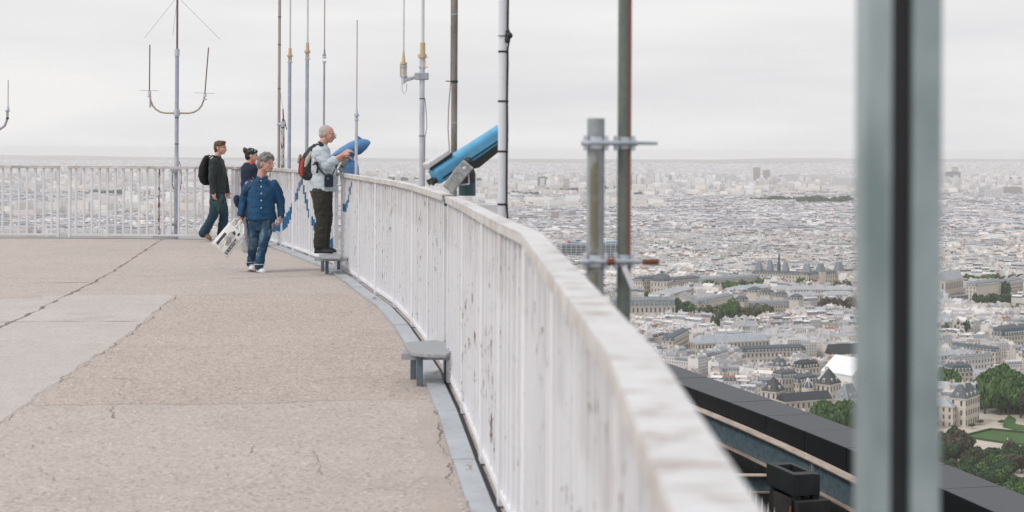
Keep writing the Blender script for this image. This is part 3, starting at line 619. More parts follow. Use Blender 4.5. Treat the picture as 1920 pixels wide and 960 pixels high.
# white spikes ------------------------------------------------------------------
m_ = None; r = empty('spiked_fence', (1.38, 8.6, -1.4), 'row of white pointed spikes outside the railing at the bottom edge', 'fence')
a0 = at(1397, 903, 9.0); a1 = at(1452, 950, 8.37); d = (a1 - a0); d.z = 0; d = d / 5
ztip = (a0.z + a1.z) / 2
bar = MB(); s0 = Vector((a0.x, a0.y, 0)) - d * 8; s1 = Vector((a0.x, a0.y, 0)) + d * 16
dn = d.normalized(); nn = Vector((-dn.y, dn.x, 0))
bar.box(((s0 + s1) / 2) + Vector((0, 0, ztip - .34)), ((s1 - s0).length, .012, .03), (dn, nn, Vector((0, 0, 1)))); bar.box(((s0 + s1) / 2) + Vector((0, 0, -1.3)), ((s1 - s0).length, .012, .03), (dn, nn, Vector((0, 0, 1)))); bar.build('cross_bar', M_whip, r)
ZS = -1.4
for q_ in (-7, 1, 9, 15):
    w_ = Vector((a0.x, a0.y, 0)) + d * q_; br_ = MB(); br_.box((w_.x - .35, w_.y, -1.32), (.70, .03, .03)); br_.build('bracket', M_whip, r)
for k in range(-8, 17):
    q = Vector((a0.x, a0.y, 0)) + d * k; s = MB(); h = ztip + random.uniform(-.004, .004)
    s.box(q + Vector((0, 0, (ZS + h - .22) / 2)), (.030, .010, h - .22 - ZS), (nn, dn, Vector((0, 0, 1))))
    vs = [q + nn * .015 + dn * .005, q - nn * .015 + dn * .005, q - nn * .015 - dn * .005, q + nn * .015 - dn * .005]; vs = [v + Vector((0, 0, h - .22)) for v in vs] + [q + Vector((0, 0, h))]
    s.add(vs, [(0, 1, 4), (1, 2, 4), (2, 3, 4), (3, 0, 4)]); s.build('spike', M_whip, r)

# ================================================================ PARAPET, TRACK BEAM, TROLLEY
inner = [on(x, y, -2) for x, y in ((1270, 718), (1437, 782), (1613, 848), (1761, 913), (1862, 960))]
def quad_fit():
    P = np.array([[p.y, p.x] for p in inner]); return np.polyfit(P[:, 0], P[:, 1], 2)
qf = quad_fit()
M_slab = simple('dark_grey_granite', (.058, .064, .073), .55, 0, .12, 30, (3, 1, 1), bump=.15)
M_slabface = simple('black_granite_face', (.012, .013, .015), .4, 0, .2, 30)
line = []; y_ = 40.0
while y_ > 2.5:
    x_ = 2.62 - .284 * (y_ - 23.9) - .004 * (y_ - 23.9) ** 2 if y_ > 23.9 else float(np.polyval(qf, y_)) if y_ > 15.3 else float(np.polyval(qf, 15.3)) + (15.3 - y_) * .13
    line.append((x_, y_)); dx = .26; y_ -= 1.12
r = empty('parapet', (line[15][0], line[15][1], -4.4), 'dark stone parapet of the tower edge below the terrace', 'parapet')
for a, b in zip(line, line[1:]):
    L = Vector(b) - Vector(a); dd = L.normalized(); aa = Vector(a) + dd * .007; bb = Vector(b) - dd * .007; n2 = Vector((-dd.y, dd.x))
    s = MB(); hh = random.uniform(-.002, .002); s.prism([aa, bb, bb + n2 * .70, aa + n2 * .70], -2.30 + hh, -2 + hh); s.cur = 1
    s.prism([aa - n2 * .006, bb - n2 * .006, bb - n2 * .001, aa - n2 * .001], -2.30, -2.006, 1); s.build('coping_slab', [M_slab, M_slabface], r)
s = MB(); sweep(s, line, .12, .60, -4.4, -2.301); s.build('parapet_core', M_roofdark, r)
s = MB(); sweep(s, line, .02, .11, -2.46, -2.40); sweep(s, line, .03, .11, -2.58, -2.52); s.build('dark_ledges', M_dark, r)
# track beam
bi = [on(x, y, -2.0) for x, y in ((1305, 765), (1420, 812), (1500, 849), (1612, 905), (1800, 1005))]
B2 = np.array([[p.y, p.x] for p in bi]); bq = np.polyfit(B2[:, 0], B2[:, 1], 2)
track = [(float(np.polyval(bq, yy)) if 12 < yy < 24 else (float(np.polyval(bq, 24)) + (yy - 24) * -.30 if yy >= 24 else float(np.polyval(bq, 12)) + (12 - yy) * .12), yy) for yy in np.arange(36, 3, -1.0)]
M_bluesteel = simple('blue_green_painted_steel', (.085, .135, .16), .55, .1, .3, 14, bump=.2)
M_flange = simple('worn_beige_flange', (.34, .27, .22), .55, 0, .3, 8, (1, .3, 1))
r = empty('track_beam', (track[16][0], track[16][1], -2.35), 'blue-green steel track beam with beige top flange below the railing', 'beam')
s = MB(); sweep(s, track, -.075, .075, -2.014, -2.0); s.build('top_flange', M_flange, r)
s = MB(); sweep(s, track, -.006, .006, -2.33, -2.015); s.build('web', M_bluesteel, r)
s = MB(); sweep(s, track, -.075, .075, -2.345, -2.331); s.build('bottom_flange', M_flange, r)
k = [i for i, p in enumerate(track) if p[1] < 18.2][0]
s = MB(); q = Vector(track[k]); s.box((q.x - .02, q.y, -2.17), (.03, .05, .31)); s.box((q.x - .02, q.y + .12, -2.17), (.03, .03, .31)); s.build('splice_bolts', M_galv, r)
for i in range(3, len(track) - 1, 4):
    s = MB(); q = Vector(track[i]); s.box((q.x, q.y, (-4.4 - 2.346) / 2), (.12, .12, 4.4 - 2.346)); s.build('support_leg', M_dark, r)
# cross beam to the tower
a = at(1352, 893, 17.6); b_ = at(1440, 882, 17.9)
s = MB(); zt = a.z; y_ = 17.7
for z0, z1, w_, m__ in ((zt - .014, zt, .12, M_flange), (zt - .19, zt - .0145, .012, M_bluesteel), (zt - .205, zt - .1905, .12, M_flange)):
    pass
r = empty('cross_beam', (1.6, y_, zt - .2), 'short blue steel cross beam joining the dark trolley from the left', 'beam')
for nm, z0, z1, w_, m__ in (('top_flange', zt - .014, zt, .12, M_flange), ('web', zt - .19, zt - .0145, .012, M_bluesteel), ('bottom_flange', zt - .205, zt - .1905, .12, M_flange)):
    s = MB(); s.box(((.55 + b_.x + .3) / 2, y_, (z0 + z1) / 2), (b_.x + .3 - .55, w_, z1 - z0)); s.build(nm, m__, r)
# trolley: hollow dark box on legs
c0 = at(1437, 868, 17.3); r = empty('trolley', (c0.x + .25, 16.6, -4.4), 'dark open-topped maintenance trolley below the track beam', 'trolley')
u = Vector((.30, -.954, 0)).normalized(); v = Vector((.954, .30, 0)).normalized(); base = Vector((c0.x, c0.y, 0)); T = c0.z
ax = (u, v, Vector((0, 0, 1)))
def tb(a0, a1, b0, b1, z0, z1, mat, name): s = MB(); s.box(base + u * (a0 + a1) / 2 + v * (b0 + b1) / 2 + Vector((0, 0, (z0 + z1) / 2)), (a1 - a0, b1 - b0, z1 - z0), ax); return s.build(name, mat, r, bevel=.004)
tb(0, .66, 0, .07, T - .24, T, M_dark, 'side_plate'); tb(0, .66, .26, .32, T - .24, T - .01, M_dark, 'side_plate'); tb(0, .12, .071, .259, T - .24, T - .003, M_dark, 'end_plate'); tb(.52, .66, .071, .259, T - .24, T - .003, M_dark, 'end_plate')
tb(.121, .519, .071, .259, T - .22, T - .2, M_black, 'tray'); tb(.04, .72, .02, .42, T - .62, T - .29, M_roofdark, 'counterweight')
for a, b__ in ((.06, .02), (.56, .02), (.06, .24), (.56, .24)): tb(a, a + .08, b__, b__ + .08, -4.4, T - .245, M_dark, 'leg')
for a in (.60,):
    s = MB(); s.box(base + u * a + v * -.012 + Vector((0, 0, T - .40)), (.035, .012, .08), ax); s.build('orange_marker', simple('orange_paint', (.30, .09, .04), .6), r, bevel=.003)
# ================================================================ GROUND AND HILLS
def sstep(a, b, x): t = np.clip((x - a) / (b - a), 0, 1); return t * t * (3 - 2 * t)
def vnoise(x, y, s, seed):
    """smooth value noise, vectorised"""
    r = np.random.default_rng(seed); G = r.random((64, 64)); X = np.asarray(x) / s + 13.7; Y = np.asarray(y) / s + 7.1
    i = np.floor(X).astype(int); j = np.floor(Y).astype(int); fx = X - i; fy = Y - j; fx = fx * fx * (3 - 2 * fx); fy = fy * fy * (3 - 2 * fy)
    g = lambda a, b: G[a % 64, b % 64]
    return (g(i, j) * (1 - fx) + g(i + 1, j) * fx) * (1 - fy) + (g(i, j + 1) * (1 - fx) + g(i + 1, j + 1) * fx) * fy
def terrain(x, y):
    x = np.asarray(x, float); y = np.asarray(y, float)
    far = sstep(13500, 25000, y) * (14 + 46 * vnoise(x, y, 2600, 3) + 22 * vnoise(x, y, 900, 4))
    right = sstep(3600, 5200, x) * sstep(11500, 15000, y) * 40
    mid = sstep(6000, 9000, y) * (1 - sstep(12000, 16000, y)) * 18 * vnoise(x, y, 1500, 8)
    return GZ + far * .86 + right + mid
gx = np.concatenate([np.linspace(-18500, 18500, 140)]); gy = np.concatenate([np.linspace(-1500, 10000, 24), np.linspace(10400, 30500, 90)])
XX, YY = np.meshgrid(gx, gy); ZZ = terrain(XX, YY); nx, ny = len(gx), len(gy)
me = bpy.data.meshes.new('ground'); k = np.arange(nx * ny).reshape(ny, nx)
fs = np.stack([k[:-1, :-1], k[:-1, 1:], k[1:, 1:], k[1:, :-1]], -1).reshape(-1, 4)
me.from_pydata(np.stack([XX, YY, ZZ], -1).reshape(-1, 3).tolist(), [], fs.tolist()); smooth(me)
t = NT('city_ground'); f = t.noise(.0009, 6, rough=.6); f2 = t.noise(.012, 5); c = t.mix(t.ramp(f, .44, .62), (.32, .31, .31), (.14, .16, .13)); c = t.mix(t.ramp(f2, .4, .7, cb=(.6, .6, .6, 1)), c, (.30, .30, .30)); t.color(c); t.b.inputs['Roughness'].default_value = .9
me.materials.append(t.m); g = bpy.data.objects.new('ground', me); COL.objects.link(g); g['kind'] = 'structure'

# ================================================================ CITY MATERIALS
def city_mat(name, windows=True, attr='tint', fixed=None, wx=2.7, wz=3.15, z0=GZ):
    t = NT(name); N = t.pos.outputs['Normal']; P = t.pos.outputs['Position']
    if fixed is None: a = t.n('ShaderNodeAttribute', attribute_name=attr); col = a.outputs['Color']
    else: col = t.mix(0.0, fixed, fixed)
    sp = t.n('ShaderNodeSeparateXYZ'); t.l(P, sp.inputs[0]); sn = t.n('ShaderNodeSeparateXYZ'); t.l(N, sn.inputs[0])
    dirt = t.noise(.11, 4); col = t.mix(t.ramp(dirt, .35, .75, cb=(.5, .5, .5, 1)), col, t.mix(1.0, col, (.74, .74, .76), 'MULTIPLY'))
    d2 = t.noise(.5, 3, stretch=(1, 1, .3)); col = t.mix(t.ramp(d2, .5, .8, cb=(.4, .4, .4, 1)), col, t.mix(1.0, col, (.7, .69, .69), 'MULTIPLY'))
    if windows:
        u = t.math('SUBTRACT', t.math('MULTIPLY', sp.outputs[0], sn.outputs[1]), t.math('MULTIPLY', sp.outputs[1], sn.outputs[0]))
        fu = t.math('FRACT', t.math('DIVIDE', u, wx)); fz = t.math('FRACT', t.math('DIVIDE', t.math('SUBTRACT', sp.outputs[2], z0), wz))
        inu = t.math('MULTIPLY', t.math('GREATER_THAN', fu, .30), t.math('LESS_THAN', fu, .68)); inz = t.math('MULTIPLY', t.math('GREATER_THAN', fz, .22), t.math('LESS_THAN', fz, .82))
        vert = t.math('LESS_THAN', t.math('ABSOLUTE', sn.outputs[2]), .15); at_ = t.n('ShaderNodeAttribute', attribute_name='win')
        on_ = at_.outputs['Fac'] if fixed is None else 1.0
        m = t.math('MULTIPLY', t.math('MULTIPLY', inu, inz), t.math('MULTIPLY', vert, on_))
        col = t.mix(t.math('MULTIPLY', m, .75), col, (.10, .11, .13))
    t.color(col); t.b.inputs['Roughness'].default_value = .75; return t.m
M_city = city_mat('city_stone_and_zinc')
M_plainstone = city_mat('pale_cut_stone', False, fixed=(.66, .60, .53))
M_whitestone = city_mat('white_render', False, fixed=(.72, .70, .67))
M_slate = simple('blue_grey_slate', (.080, .100, .120), .6, 0, .25, .4)
M_slatedark = simple('dark_slate', (.032, .040, .047), .6, 0, .25, .5)
M_zinc = simple('pale_zinc_roof', (.36, .39, .43), .45, .1, .14, .25, (1, .2, 1))
M_zincdark = simple('mid_grey_zinc_roof', (.20, .225, .25), .5, .1, .2, .3)
M_redroof = simple('red_tile_roof', (.30, .13, .09), .8, 0, .2, .5)
M_window = simple('dark_window_glass', (.10, .11, .125), .3, 0, .3, .3)
M_tarp = simple('white_tarpaulin', (.80, .80, .82), .6, 0, .04, .2)
M_bluepipe = simple('blue_duct_paint', (.16, .34, .50), .5, 0, .1, .2)
M_whitesteel = simple('white_steel_frame', (.60, .61, .62), .5, 0, .1, .3)

# ================================================================ GENERIC BUILDINGS (vectorised)
WALLS = np.array([(.70, .65, .60), (.75, .71, .67), (.77, .75, .73), (.80, .79, .79), (.64, .60, .56), (.72, .70, .69), (.75, .72, .70), (.70, .64, .60)])
ROOFS = np.array([(.42, .44, .49), (.52, .54, .58), (.62, .62, .65), (.24, .27, .31), (.74, .73, .75), (.34, .37, .41)])
MANS = np.array([(.11, .13, .16), (.16, .19, .22), (.24, .27, .31), (.09, .10, .12), (.33, .36, .40)])
class Blds:
    """per-building parameter table"""
    KEYS = 'x y a w d h mh mi rh z'.split()
    def __init__(s): s.rows = []
    def add(s, x, y, a, w, d, h, mh, mi, rh): s.rows.append((x, y, a, w, d, h, mh, mi, rh, 0.0))
def build_arrays(T, r, chim=True):
    B = T[:, 10].astype(int); T = T[:, :10]; nb_ = B.max() + 1; pick_ = lambda n_, p: np.where(r.random(len(T)) < p, r.integers(0, n_, nb_)[B], r.integers(0, n_, len(T)))
    """T: (N,10) table -> verts, quad faces/loops, per-face colour and window flag; fixed topology per building"""
    N = len(T); x, y, a, w, d, h, mh, mi, rh, z = T.T; ca, sa = np.cos(a), np.sin(a)
    def pt(u, v, zz): return np.stack([x + ca * u - sa * v, y + sa * u + ca * v, z + zz], -1)
    V = []
    for su in (-1, 1):
        u = su * w / 2
        V += [pt(u, -d / 2, 0 * h - 3), pt(u, -d / 2, h), pt(u, -(d / 2 - mi), h + mh), pt(u, 0 * w, h + mh + rh), pt(u, d / 2 - mi, h + mh), pt(u, d / 2, h), pt(u, d / 2, 0 * h - 3)]
    faces = [(0, 7, 8, 1), (1, 8, 9, 2), (2, 9, 10, 3), (3, 10, 11, 4), (4, 11, 12, 5), (5, 12, 13, 6), (0, 1, 2, 3, 4, 5, 6), (13, 12, 11, 10, 9, 8, 7)]
    wall = WALLS[pick_(len(WALLS), .5)] * r.uniform(.88, 1.1, (N, 1)); roof = (ROOFS * np.array([1.03, 1.0, .965]))[pick_(len(ROOFS), .65)] * r.uniform(.9, 1.1, (N, 1)); man = MANS[pick_(len(MANS), .75)]
    red = r.random(N) < .05; roof[red] = (.30, .15, .11); man[mh < .5] = roof[mh < .5]
    end = np.clip(wall * r.uniform(.9, 1.12, (N, 1)), 0, .82)
    cols = [wall, man, roof, roof * .97, man, wall, end, end]; win = [1, .0, 0, 0, 0, 1, 0, 0]
    if chim:
        for su, cw in ((-1, 1), (1, 0)):
            u0 = su * (w / 2 - .35) if cw else r.uniform(-.35, .35, N) * w; L = d * r.uniform(.25, .5, N) if cw else np.full(N, 1.2); tw = .35 if cw else .8
            v0 = r.uniform(-.2, .2, N) * d; zb = h + mh * .3; zt = h + mh + rh + r.uniform(.8, 2.6, N); b = len(V)
            for dz in (zb, zt):
                for du, dv in ((-1, -1), (1, -1), (1, 1), (-1, 1)): V.append(pt(u0 + du * tw, v0 + dv * L / 2, dz))
            faces += [(b + 4, b + 5, b + 6, b + 7), (b, b + 1, b + 5, b + 4), (b + 1, b + 2, b + 6, b + 5), (b + 2, b + 3, b + 7, b + 6), (b + 3, b, b + 4, b + 7)]
            cc = np.clip(end * np.array([1.02, .96, .92]), 0, .75); pot = cc * np.array([.85, .62, .52]); cols += [pot, cc, cc, cc, cc]; win += [0] * 5
    return np.stack(V, 1), faces, np.stack(cols, 1), np.array(win, float)
def mesh_from(V, faces, C, W, name, mat, off=(0, 0, 0)):
    N, nv = V.shape[:2]; nf = len(faces); tot = [len(f) for f in faces]; flat = np.array([i for f in faces for i in f])
    me = bpy.data.meshes.new(name); verts = (V - np.array(off)).reshape(-1, 3); me.vertices.add(len(verts)); me.vertices.foreach_set('co', verts.astype(np.float32).ravel())
    loops = (flat[None, :] + (np.arange(N) * nv)[:, None]).ravel(); me.loops.add(len(loops)); me.loops.foreach_set('vertex_index', loops.astype(np.int32))
    tt = np.tile(tot, N); st = np.concatenate([[0], np.cumsum(tt)[:-1]]); me.polygons.add(N * nf); me.polygons.foreach_set('loop_start', st.astype(np.int32)); 
    try: me.polygons.foreach_set('loop_total', tt.astype(np.int32))
    except Exception: pass
    at1 = me.attributes.new('tint', 'FLOAT_COLOR', 'CORNER'); Cc = np.concatenate([C, np.ones(C.shape[:2] + (1,))], -1).reshape(-1, 4); at1.data.foreach_set('color', np.repeat(Cc, tt, axis=0).astype(np.float32).ravel())
    at2 = me.attributes.new('win', 'FLOAT', 'CORNER'); at2.data.foreach_set('value', np.repeat(np.tile(W, N), tt).astype(np.float32))
    me.materials.append(mat); me.update(calc_edges=True); me.validate(); return me

EXC = []                                       # discs and boxes kept free of generic houses: (x, y, ux, uy, half_u, half_v)
def exclude(c, u, hu, hv): EXC.append((c[0], c[1], u[0], u[1], hu, hv))
def free(x, y, m=0):
    x = np.asarray(x); y = np.asarray(y); ok = np.ones(x.shape, bool)
    for cx, cy, ux_, uy_, hu, hv in EXC:
        dx, dy = x - cx, y - cy; ok &= ~((np.abs(dx * ux_ + dy * uy_) < hu + m) & (np.abs(-dx * uy_ + dy * ux_) < hv + m))
    return ok
def gp(px, py, z=GZ): v = on(px, py, z); return Vector((v.x, v.y))
PARKS = []                                     # polygons (ground coords) without houses
def in_poly(x, y, poly):
    x = np.asarray(x); y = np.asarray(y); c = np.zeros(x.shape, bool); n = len(poly)
    for i in range(n):
        x1, y1 = poly[i]; x2, y2 = poly[(i + 1) % n]; cond = ((y1 > y) != (y2 > y)) & (x < (x2 - x1) * (y - y1) / (y2 - y1 + 1e-9) + x1); c ^= cond
    return c
# ================================================================ TREES
def leaf_mat(name, a, b):
    t = NT(name); f = t.noise(.45, 3); f2 = t.noise(3.0, 2); o = t.n('ShaderNodeObjectInfo')
    c = t.mix(t.ramp(f, .35, .65), a, b); c = t.mix(t.ramp(f2, .4, .7, cb=(.6, .6, .6, 1)), c, dk(b, 1.35))
    c = t.mix(t.math('MULTIPLY', o.outputs['Random'], .5), c, dk(a, .7)); t.color(c); t.b.inputs['Roughness'].default_value = .7; return t.m
M_leafg = leaf_mat('green_foliage', (.038, .095, .02), (.085, .165, .038)); M_leafd = leaf_mat('dark_green_foliage', (.022, .055, .020), (.045, .090, .032))
M_leafb = leaf_mat('brown_tinged_foliage', (.06, .05, .034), (.095, .072, .045)); M_leafo = leaf_mat('olive_foliage', (.07, .085, .04), (.13, .14, .07))
M_bark = simple('bark', (.07, .055, .04), .9, 0, .2, 2)
def crown_mesh(seed, n, mat, flat=.8, leaf=.085, name='crown'):
    r = np.random.default_rng(seed); nl = 9; cs = r.normal(0, .42, (nl, 3)); cs[:, 2] = r.uniform(-.35, .45, nl); rs = r.uniform(.32, .55, nl)
    k = r.integers(0, nl, n); d = r.normal(0, 1, (n, 3)); d /= np.linalg.norm(d, axis=1)[:, None]; rad = rs[k] * r.uniform(.72, 1.05, n)
    p = cs[k] + d * rad[:, None]; p[:, 2] *= flat
    nr = d + r.normal(0, .45, (n, 3)); nr /= np.linalg.norm(nr, axis=1)[:, None]; a = np.cross(nr, r.normal(0, 1, (n, 3))); a /= np.linalg.norm(a, axis=1)[:, None]; b = np.cross(nr, a); s = leaf * r.uniform(.6, 1.4, (n, 1))
    v = np.stack([p - a * s - b * s * .6, p + a * s * .9 - b * s * .7, p + a * s * .7 + b * s, p - a * s + b * s * .6], 1).reshape(-1, 3)
    me = bpy.data.meshes.new(name); me.from_pydata(v.tolist(), [], np.arange(4 * n).reshape(-1, 4).tolist()); me.materials.append(mat); return me
def trunk_mesh():
    m_ = MB(); m_.tube([(0, 0, 0), (.02, 0, .35), (0, .02, .8)], [.06, .045, .02], 7)
    for a in range(5):
        q = a * 1.26; m_.tube([(0, 0, .35 + .05 * a), (.28 * math.cos(q), .28 * math.sin(q), .62 + .05 * a)], [.025, .008], 5)
    me = bpy.data.meshes.new('trunk'); me.from_pydata(m_.v, [], m_.f); me.materials.append(M_bark); return me
TRUNK = trunk_mesh()
CROWNS = {k: [crown_mesh(31 * i + s, n, m, fl) for i in range(3)] for s, (k, m, n, fl) in enumerate((('g', M_leafg, 2600, .85), ('d', M_leafd, 2200, .8), ('b', M_leafb, 2000, .8), ('o', M_leafo, 1800, .8)))}
CROWNS_S = {k: [crown_mesh(77 * i + s, 320, m, .85, .17) for i in range(2)] for s, (k, m) in enumerate((('g', M_leafg), ('d', M_leafd), ('b', M_leafb), ('o', M_leafo)))}
TREES = []
def tree(x, y, h, rad, kind, label, group=None, small=False):
    r = empty('tree', (x, y, GZ), label, 'tree', group); lib = (CROWNS_S if small else CROWNS)[kind]
    c = bpy.data.objects.new('crown', random.choice(lib)); COL.objects.link(c); c.parent = r; c.location = (0, 0, h * .54); c.scale = (rad, rad, h * .60); c.rotation_euler = (0, 0, random.uniform(0, 6.28))
    t_ = bpy.data.objects.new('trunk', TRUNK); COL.objects.link(t_); t_.parent = r; t_.scale = (h * .55, h * .55, h * .85 / .8 * .8); t_.rotation_euler = (0, 0, random.uniform(0, 6.28)); TREES.append(r); return r
def tree_row(p0, p1, n, h, rad, kinds, label, group, jit=3, small=True):
    """p0,p1: ground px of the row"""
    a, b = gp(*p0), gp(*p1)
    for k in range(n):
        q = a.lerp(b, (k + .5) / n); tree(q.x + random.uniform(-jit, jit), q.y + random.uniform(-jit, jit) * 2, h * random.uniform(.85, 1.15), rad * random.uniform(.85, 1.2), random.choice(kinds), label, group, small)
    m = (a + b) / 2; u = (b - a); L = u.length; u = u / L; exclude(m - Vector((0, 45)), u, L / 2 + rad, rad + 50)

# ================================================================ PALACES AND LARGE BUILDINGS
WIN_ME = {}
def win_mesh(w, h):
    k = (round(w, 1), round(h, 1))
    if k not in WIN_ME:
        m_ = MB(); m_.box((0, -.08, 0), (w, .3, h)); m_.box((0, -.14, h / 2 + .15), (w + .6, .5, .3), mi=1); me = bpy.data.meshes.new('window'); me.from_pydata(m_.v, [], m_.f); me.materials.append(M_window); me.materials.append(M_plainstone); me.polygons.foreach_set('material_index', m_.mi); WIN_ME[k] = me
    return WIN_ME[k]
def hip(mb, P, w, d, z, rh, topw, topd, mi=None):
    """truncated hip/pyramid between half sizes; P(u,v,z) maps"""
    a = [P(-w / 2, -d / 2, z), P(w / 2, -d / 2, z), P(w / 2, d / 2, z), P(-w / 2, d / 2, z)]; b = [P(-topw / 2, -topd / 2, z + rh), P(topw / 2, -topd / 2, z + rh), P(topw / 2, topd / 2, z + rh), P(-topw / 2, topd / 2, z + rh)]
    mb.add(a + b, [(0, 1, 5, 4), (1, 2, 6, 5), (2, 3, 7, 6), (3, 0, 4, 7), (4, 5, 6, 7), (3, 2, 1, 0)], mi)
def palace(C, B, A, h, label, roof='hip', rh=8, floors=4, wins=True, wmat=None, rmat=None, dep=None, chim=2, dormers=True, name='palace', cat='building', group=None, bay=4.2, pav=(), spire=None, base=GZ, ww=1.5, front=34):
    """C front corner px, B right end px, A left end px (ground level)"""
    wmat = wmat or M_plainstone; rmat = rmat or M_slate; c, b = gp(*C), gp(*B); u = (b - c); w = u.length; u = u / w; v = Vector((-u.y, u.x))
    if A is not None: d = max(6.0, (gp(*A) - c).length)
    if dep: d = dep
    cen = c + u * w / 2 + v * d / 2; exclude(cen, u, w / 2 + 4, d / 2 + 4); exclude(cen - Vector((0, front)), u, w / 2 + 2, d / 2 + front * .6)
    r = empty(name, (cen.x, cen.y, base), label, cat, group)
    P = lambda uu, vv, z: Vector((cen.x + u.x * uu + v.x * vv, cen.y + u.y * uu + v.y * vv, base + z)); ax = (Vector((u.x, u.y, 0)), Vector((v.x, v.y, 0)), Vector((0, 0, 1)))
    m_ = MB(); m_.box(P(0, 0, h / 2 - 1.5), (w, d, h + 3), ax); m_.box(P(0, 0, h - .4), (w + 1.2, d + 1.2, .7), ax)
    for f in range(1, floors): m_.box(P(0, 0, h * f / floors), (w + .5, d + .5, .35), ax)
    m_.build('wall', wmat, r)
    m_ = MB(); z0 = h + .02
    if roof == 'hip': s = min(w, d); hip(m_, P, w + .6, d + .6, z0, rh, max(w - s * .8, w * .12), max(d - s * .8, d * .12))
    elif roof == 'pyramid': hip(m_, P, w + .6, d + .6, z0, rh, w * .05, d * .05)
    elif roof == 'mansard': i = 2.4; hip(m_, P, w + .4, d + .4, z0, rh * .68, w - i, d - i); hip(m_, P, w - i, d - i, z0 + rh * .68 + .01, rh * .32, max(w - d * .6, w * .3), d * .15)
    elif roof == 'gable':
        a = [P(-w / 2 - .3, -d / 2 - .3, z0), P(w / 2 + .3, -d / 2 - .3, z0), P(w / 2 + .3, d / 2 + .3, z0), P(-w / 2 - .3, d / 2 + .3, z0), P(-w / 2 - .3, 0, z0 + rh), P(w / 2 + .3, 0, z0 + rh)]
        m_.add(a, [(0, 1, 5, 4), (2, 3, 4, 5), (0, 4, 3), (1, 2, 5), (3, 2, 1, 0)])
    elif roof == 'dome':
        secs = []; sq = lambda k, z: [P(k * w / 2 * x, k * d / 2 * y, z) for x, y in ((-1, -.6), (-.6, -1), (.6, -1), (1, -.6), (1, .6), (.6, 1), (-.6, 1), (-1, .6))]
        secs = [sq(.98 * math.cos(R(q)) + .02, z0 + rh * math.sin(R(q))) for q in (0, 20, 40, 58, 72)] + [sq(.14, z0 + rh), sq(.1, z0 + rh * 1.25), sq(.01, z0 + rh * 1.4)]
        loft(m_, secs)
    elif roof == 'flat': m_.box(P(0, 0, z0 + .3), (w - 1, d - 1, .6), ax)
    rf = m_.build('roof', rmat, r)
    wh = h / floors * .55
    faces = [(-v, w, lambda t, z: P(t, -d / 2, z), ax[0]), (u, d, lambda t, z: P(w / 2, t, z), ax[1]), (-u, d, lambda t, z: P(-w / 2, t, z), ax[1])]
    for n_, L, fn, tx in faces:
        if n_.dot(-cen) <= 0: continue
        nb = max(1, int(L / bay)); step = L / nb
        nx_ = Vector((n_.x, n_.y, 0)); ang = math.atan2(n_.x, -n_.y)
        if wins and nb * floors < 90:
            for f in range(floors):
                for k in range(nb):
                    p = fn(-L / 2 + (k + .5) * step, h * (f + .5) / floors); o = bpy.data.objects.new('window', win_mesh(ww, wh)); COL.objects.link(o); o.parent = r; o.location = p - r.location; o.rotation_euler = (0, 0, ang)
        if dormers and roof in ('hip', 'mansard', 'pyramid') and nb < 40:
            for k in range(nb if roof == 'mansard' else max(1, nb // 2)):
                nn_ = nb if roof == 'mansard' else max(1, nb // 2); p = fn(-L / 2 * .86 + (k + .5) * L * .86 / nn_, z0 + rh * .22) - nx_ * (.7 if roof == 'mansard' else rh * .10 + .6)
                q = MB(); q.box(p, (1.5, 2.2, rh * .34), (tx, nx_, Vector((0, 0, 1)))); q.box(p + nx_ * 1.12, (.9, .05, rh * .22), (tx, nx_, Vector((0, 0, 1))), mi=1); q.build('dormer', [M_whitestone if rmat is not M_slatedark else M_whitestone, M_window], rf)
    for k in range(chim):
        t_ = (k + .5) / chim - .5; q = MB(); zc = h + rh * .35; zt_ = h + rh + 1.6; q.box(P(t_ * w * .8, random.uniform(-.15, .15) * d, (zc + zt_) / 2), (2.6 if k % 2 else 1.4, 1.4 if k % 2 else 3.2, zt_ - zc), ax); q.build('chimney', M_plainstone, r)
    for pu, pv, pw, pd_, ph, prh, pk in pav:      # corner or centre pavilions rising above the roof
        q = MB(); q.box(P(pu * w, pv * d, (h + ph) / 2 + h * .0), (pw, pd_, max(.2, ph)), ax) if False else q.box(P(pu * w, pv * d, ph / 2), (pw, pd_, ph), ax); pv_ = q.build('pavilion', wmat, r)
        q = MB(); PP = lambda a_, b_, z: P(pu * w + a_, pv * d + b_, z); hip(q, PP, pw + .5, pd_ + .5, ph + .02, prh, pw * (.5 if pk == 'hip' else .12), pd_ * (.5 if pk == 'hip' else .12)); q.build('pavilion_roof', M_zincdark, pv_)
    if spire:
        pu, pv, z1, z2, rr = spire; q = MB(); q.tube([P(pu * w, pv * d, h), P(pu * w, pv * d, z1)], [rr * 1.2, rr], 8); q.tube([P(pu * w, pv * d, z1), P(pu * w, pv * d, z1 + (z2 - z1) * .35), P(pu * w, pv * d, z1 + (z2 - z1) * .45), P(pu * w, pv * d, z2)], [rr * 1.3, rr * .5, rr * .7, .1], 8); q.build('spire', M_slate, r)
    return r
G_ = 'large stone buildings of the city'
palace((1810, 802), (1836, 793), (1785, 797), 22.5, 'cream three-storey palace pavilion with blue-grey hipped roof by the green lawn', 'hip', 10, 3, bay=4.6, chim=2, ww=1.6)
palace((1786, 803), (1800, 795), (1745, 797), 17, 'lower cream palace wing with pale roof left of the corner pavilion by the lawn', 'hip', 4, 3, rmat=M_zinc, chim=0, dormers=False, bay=4.6)
palace((1455, 784), (1473, 779), (1436, 779), 21, 'square palace pavilion with dark pyramid roof left of the long dark wing', 'pyramid', 11, 3, rmat=M_slatedark, chim=0)
palace((1472, 789), (1560, 782), None, 15, 'long low palace wing with dark slate roof above the dark stone parapet', 'gable', 6, 2, rmat=M_slatedark, dep=13, chim=0, bay=5)
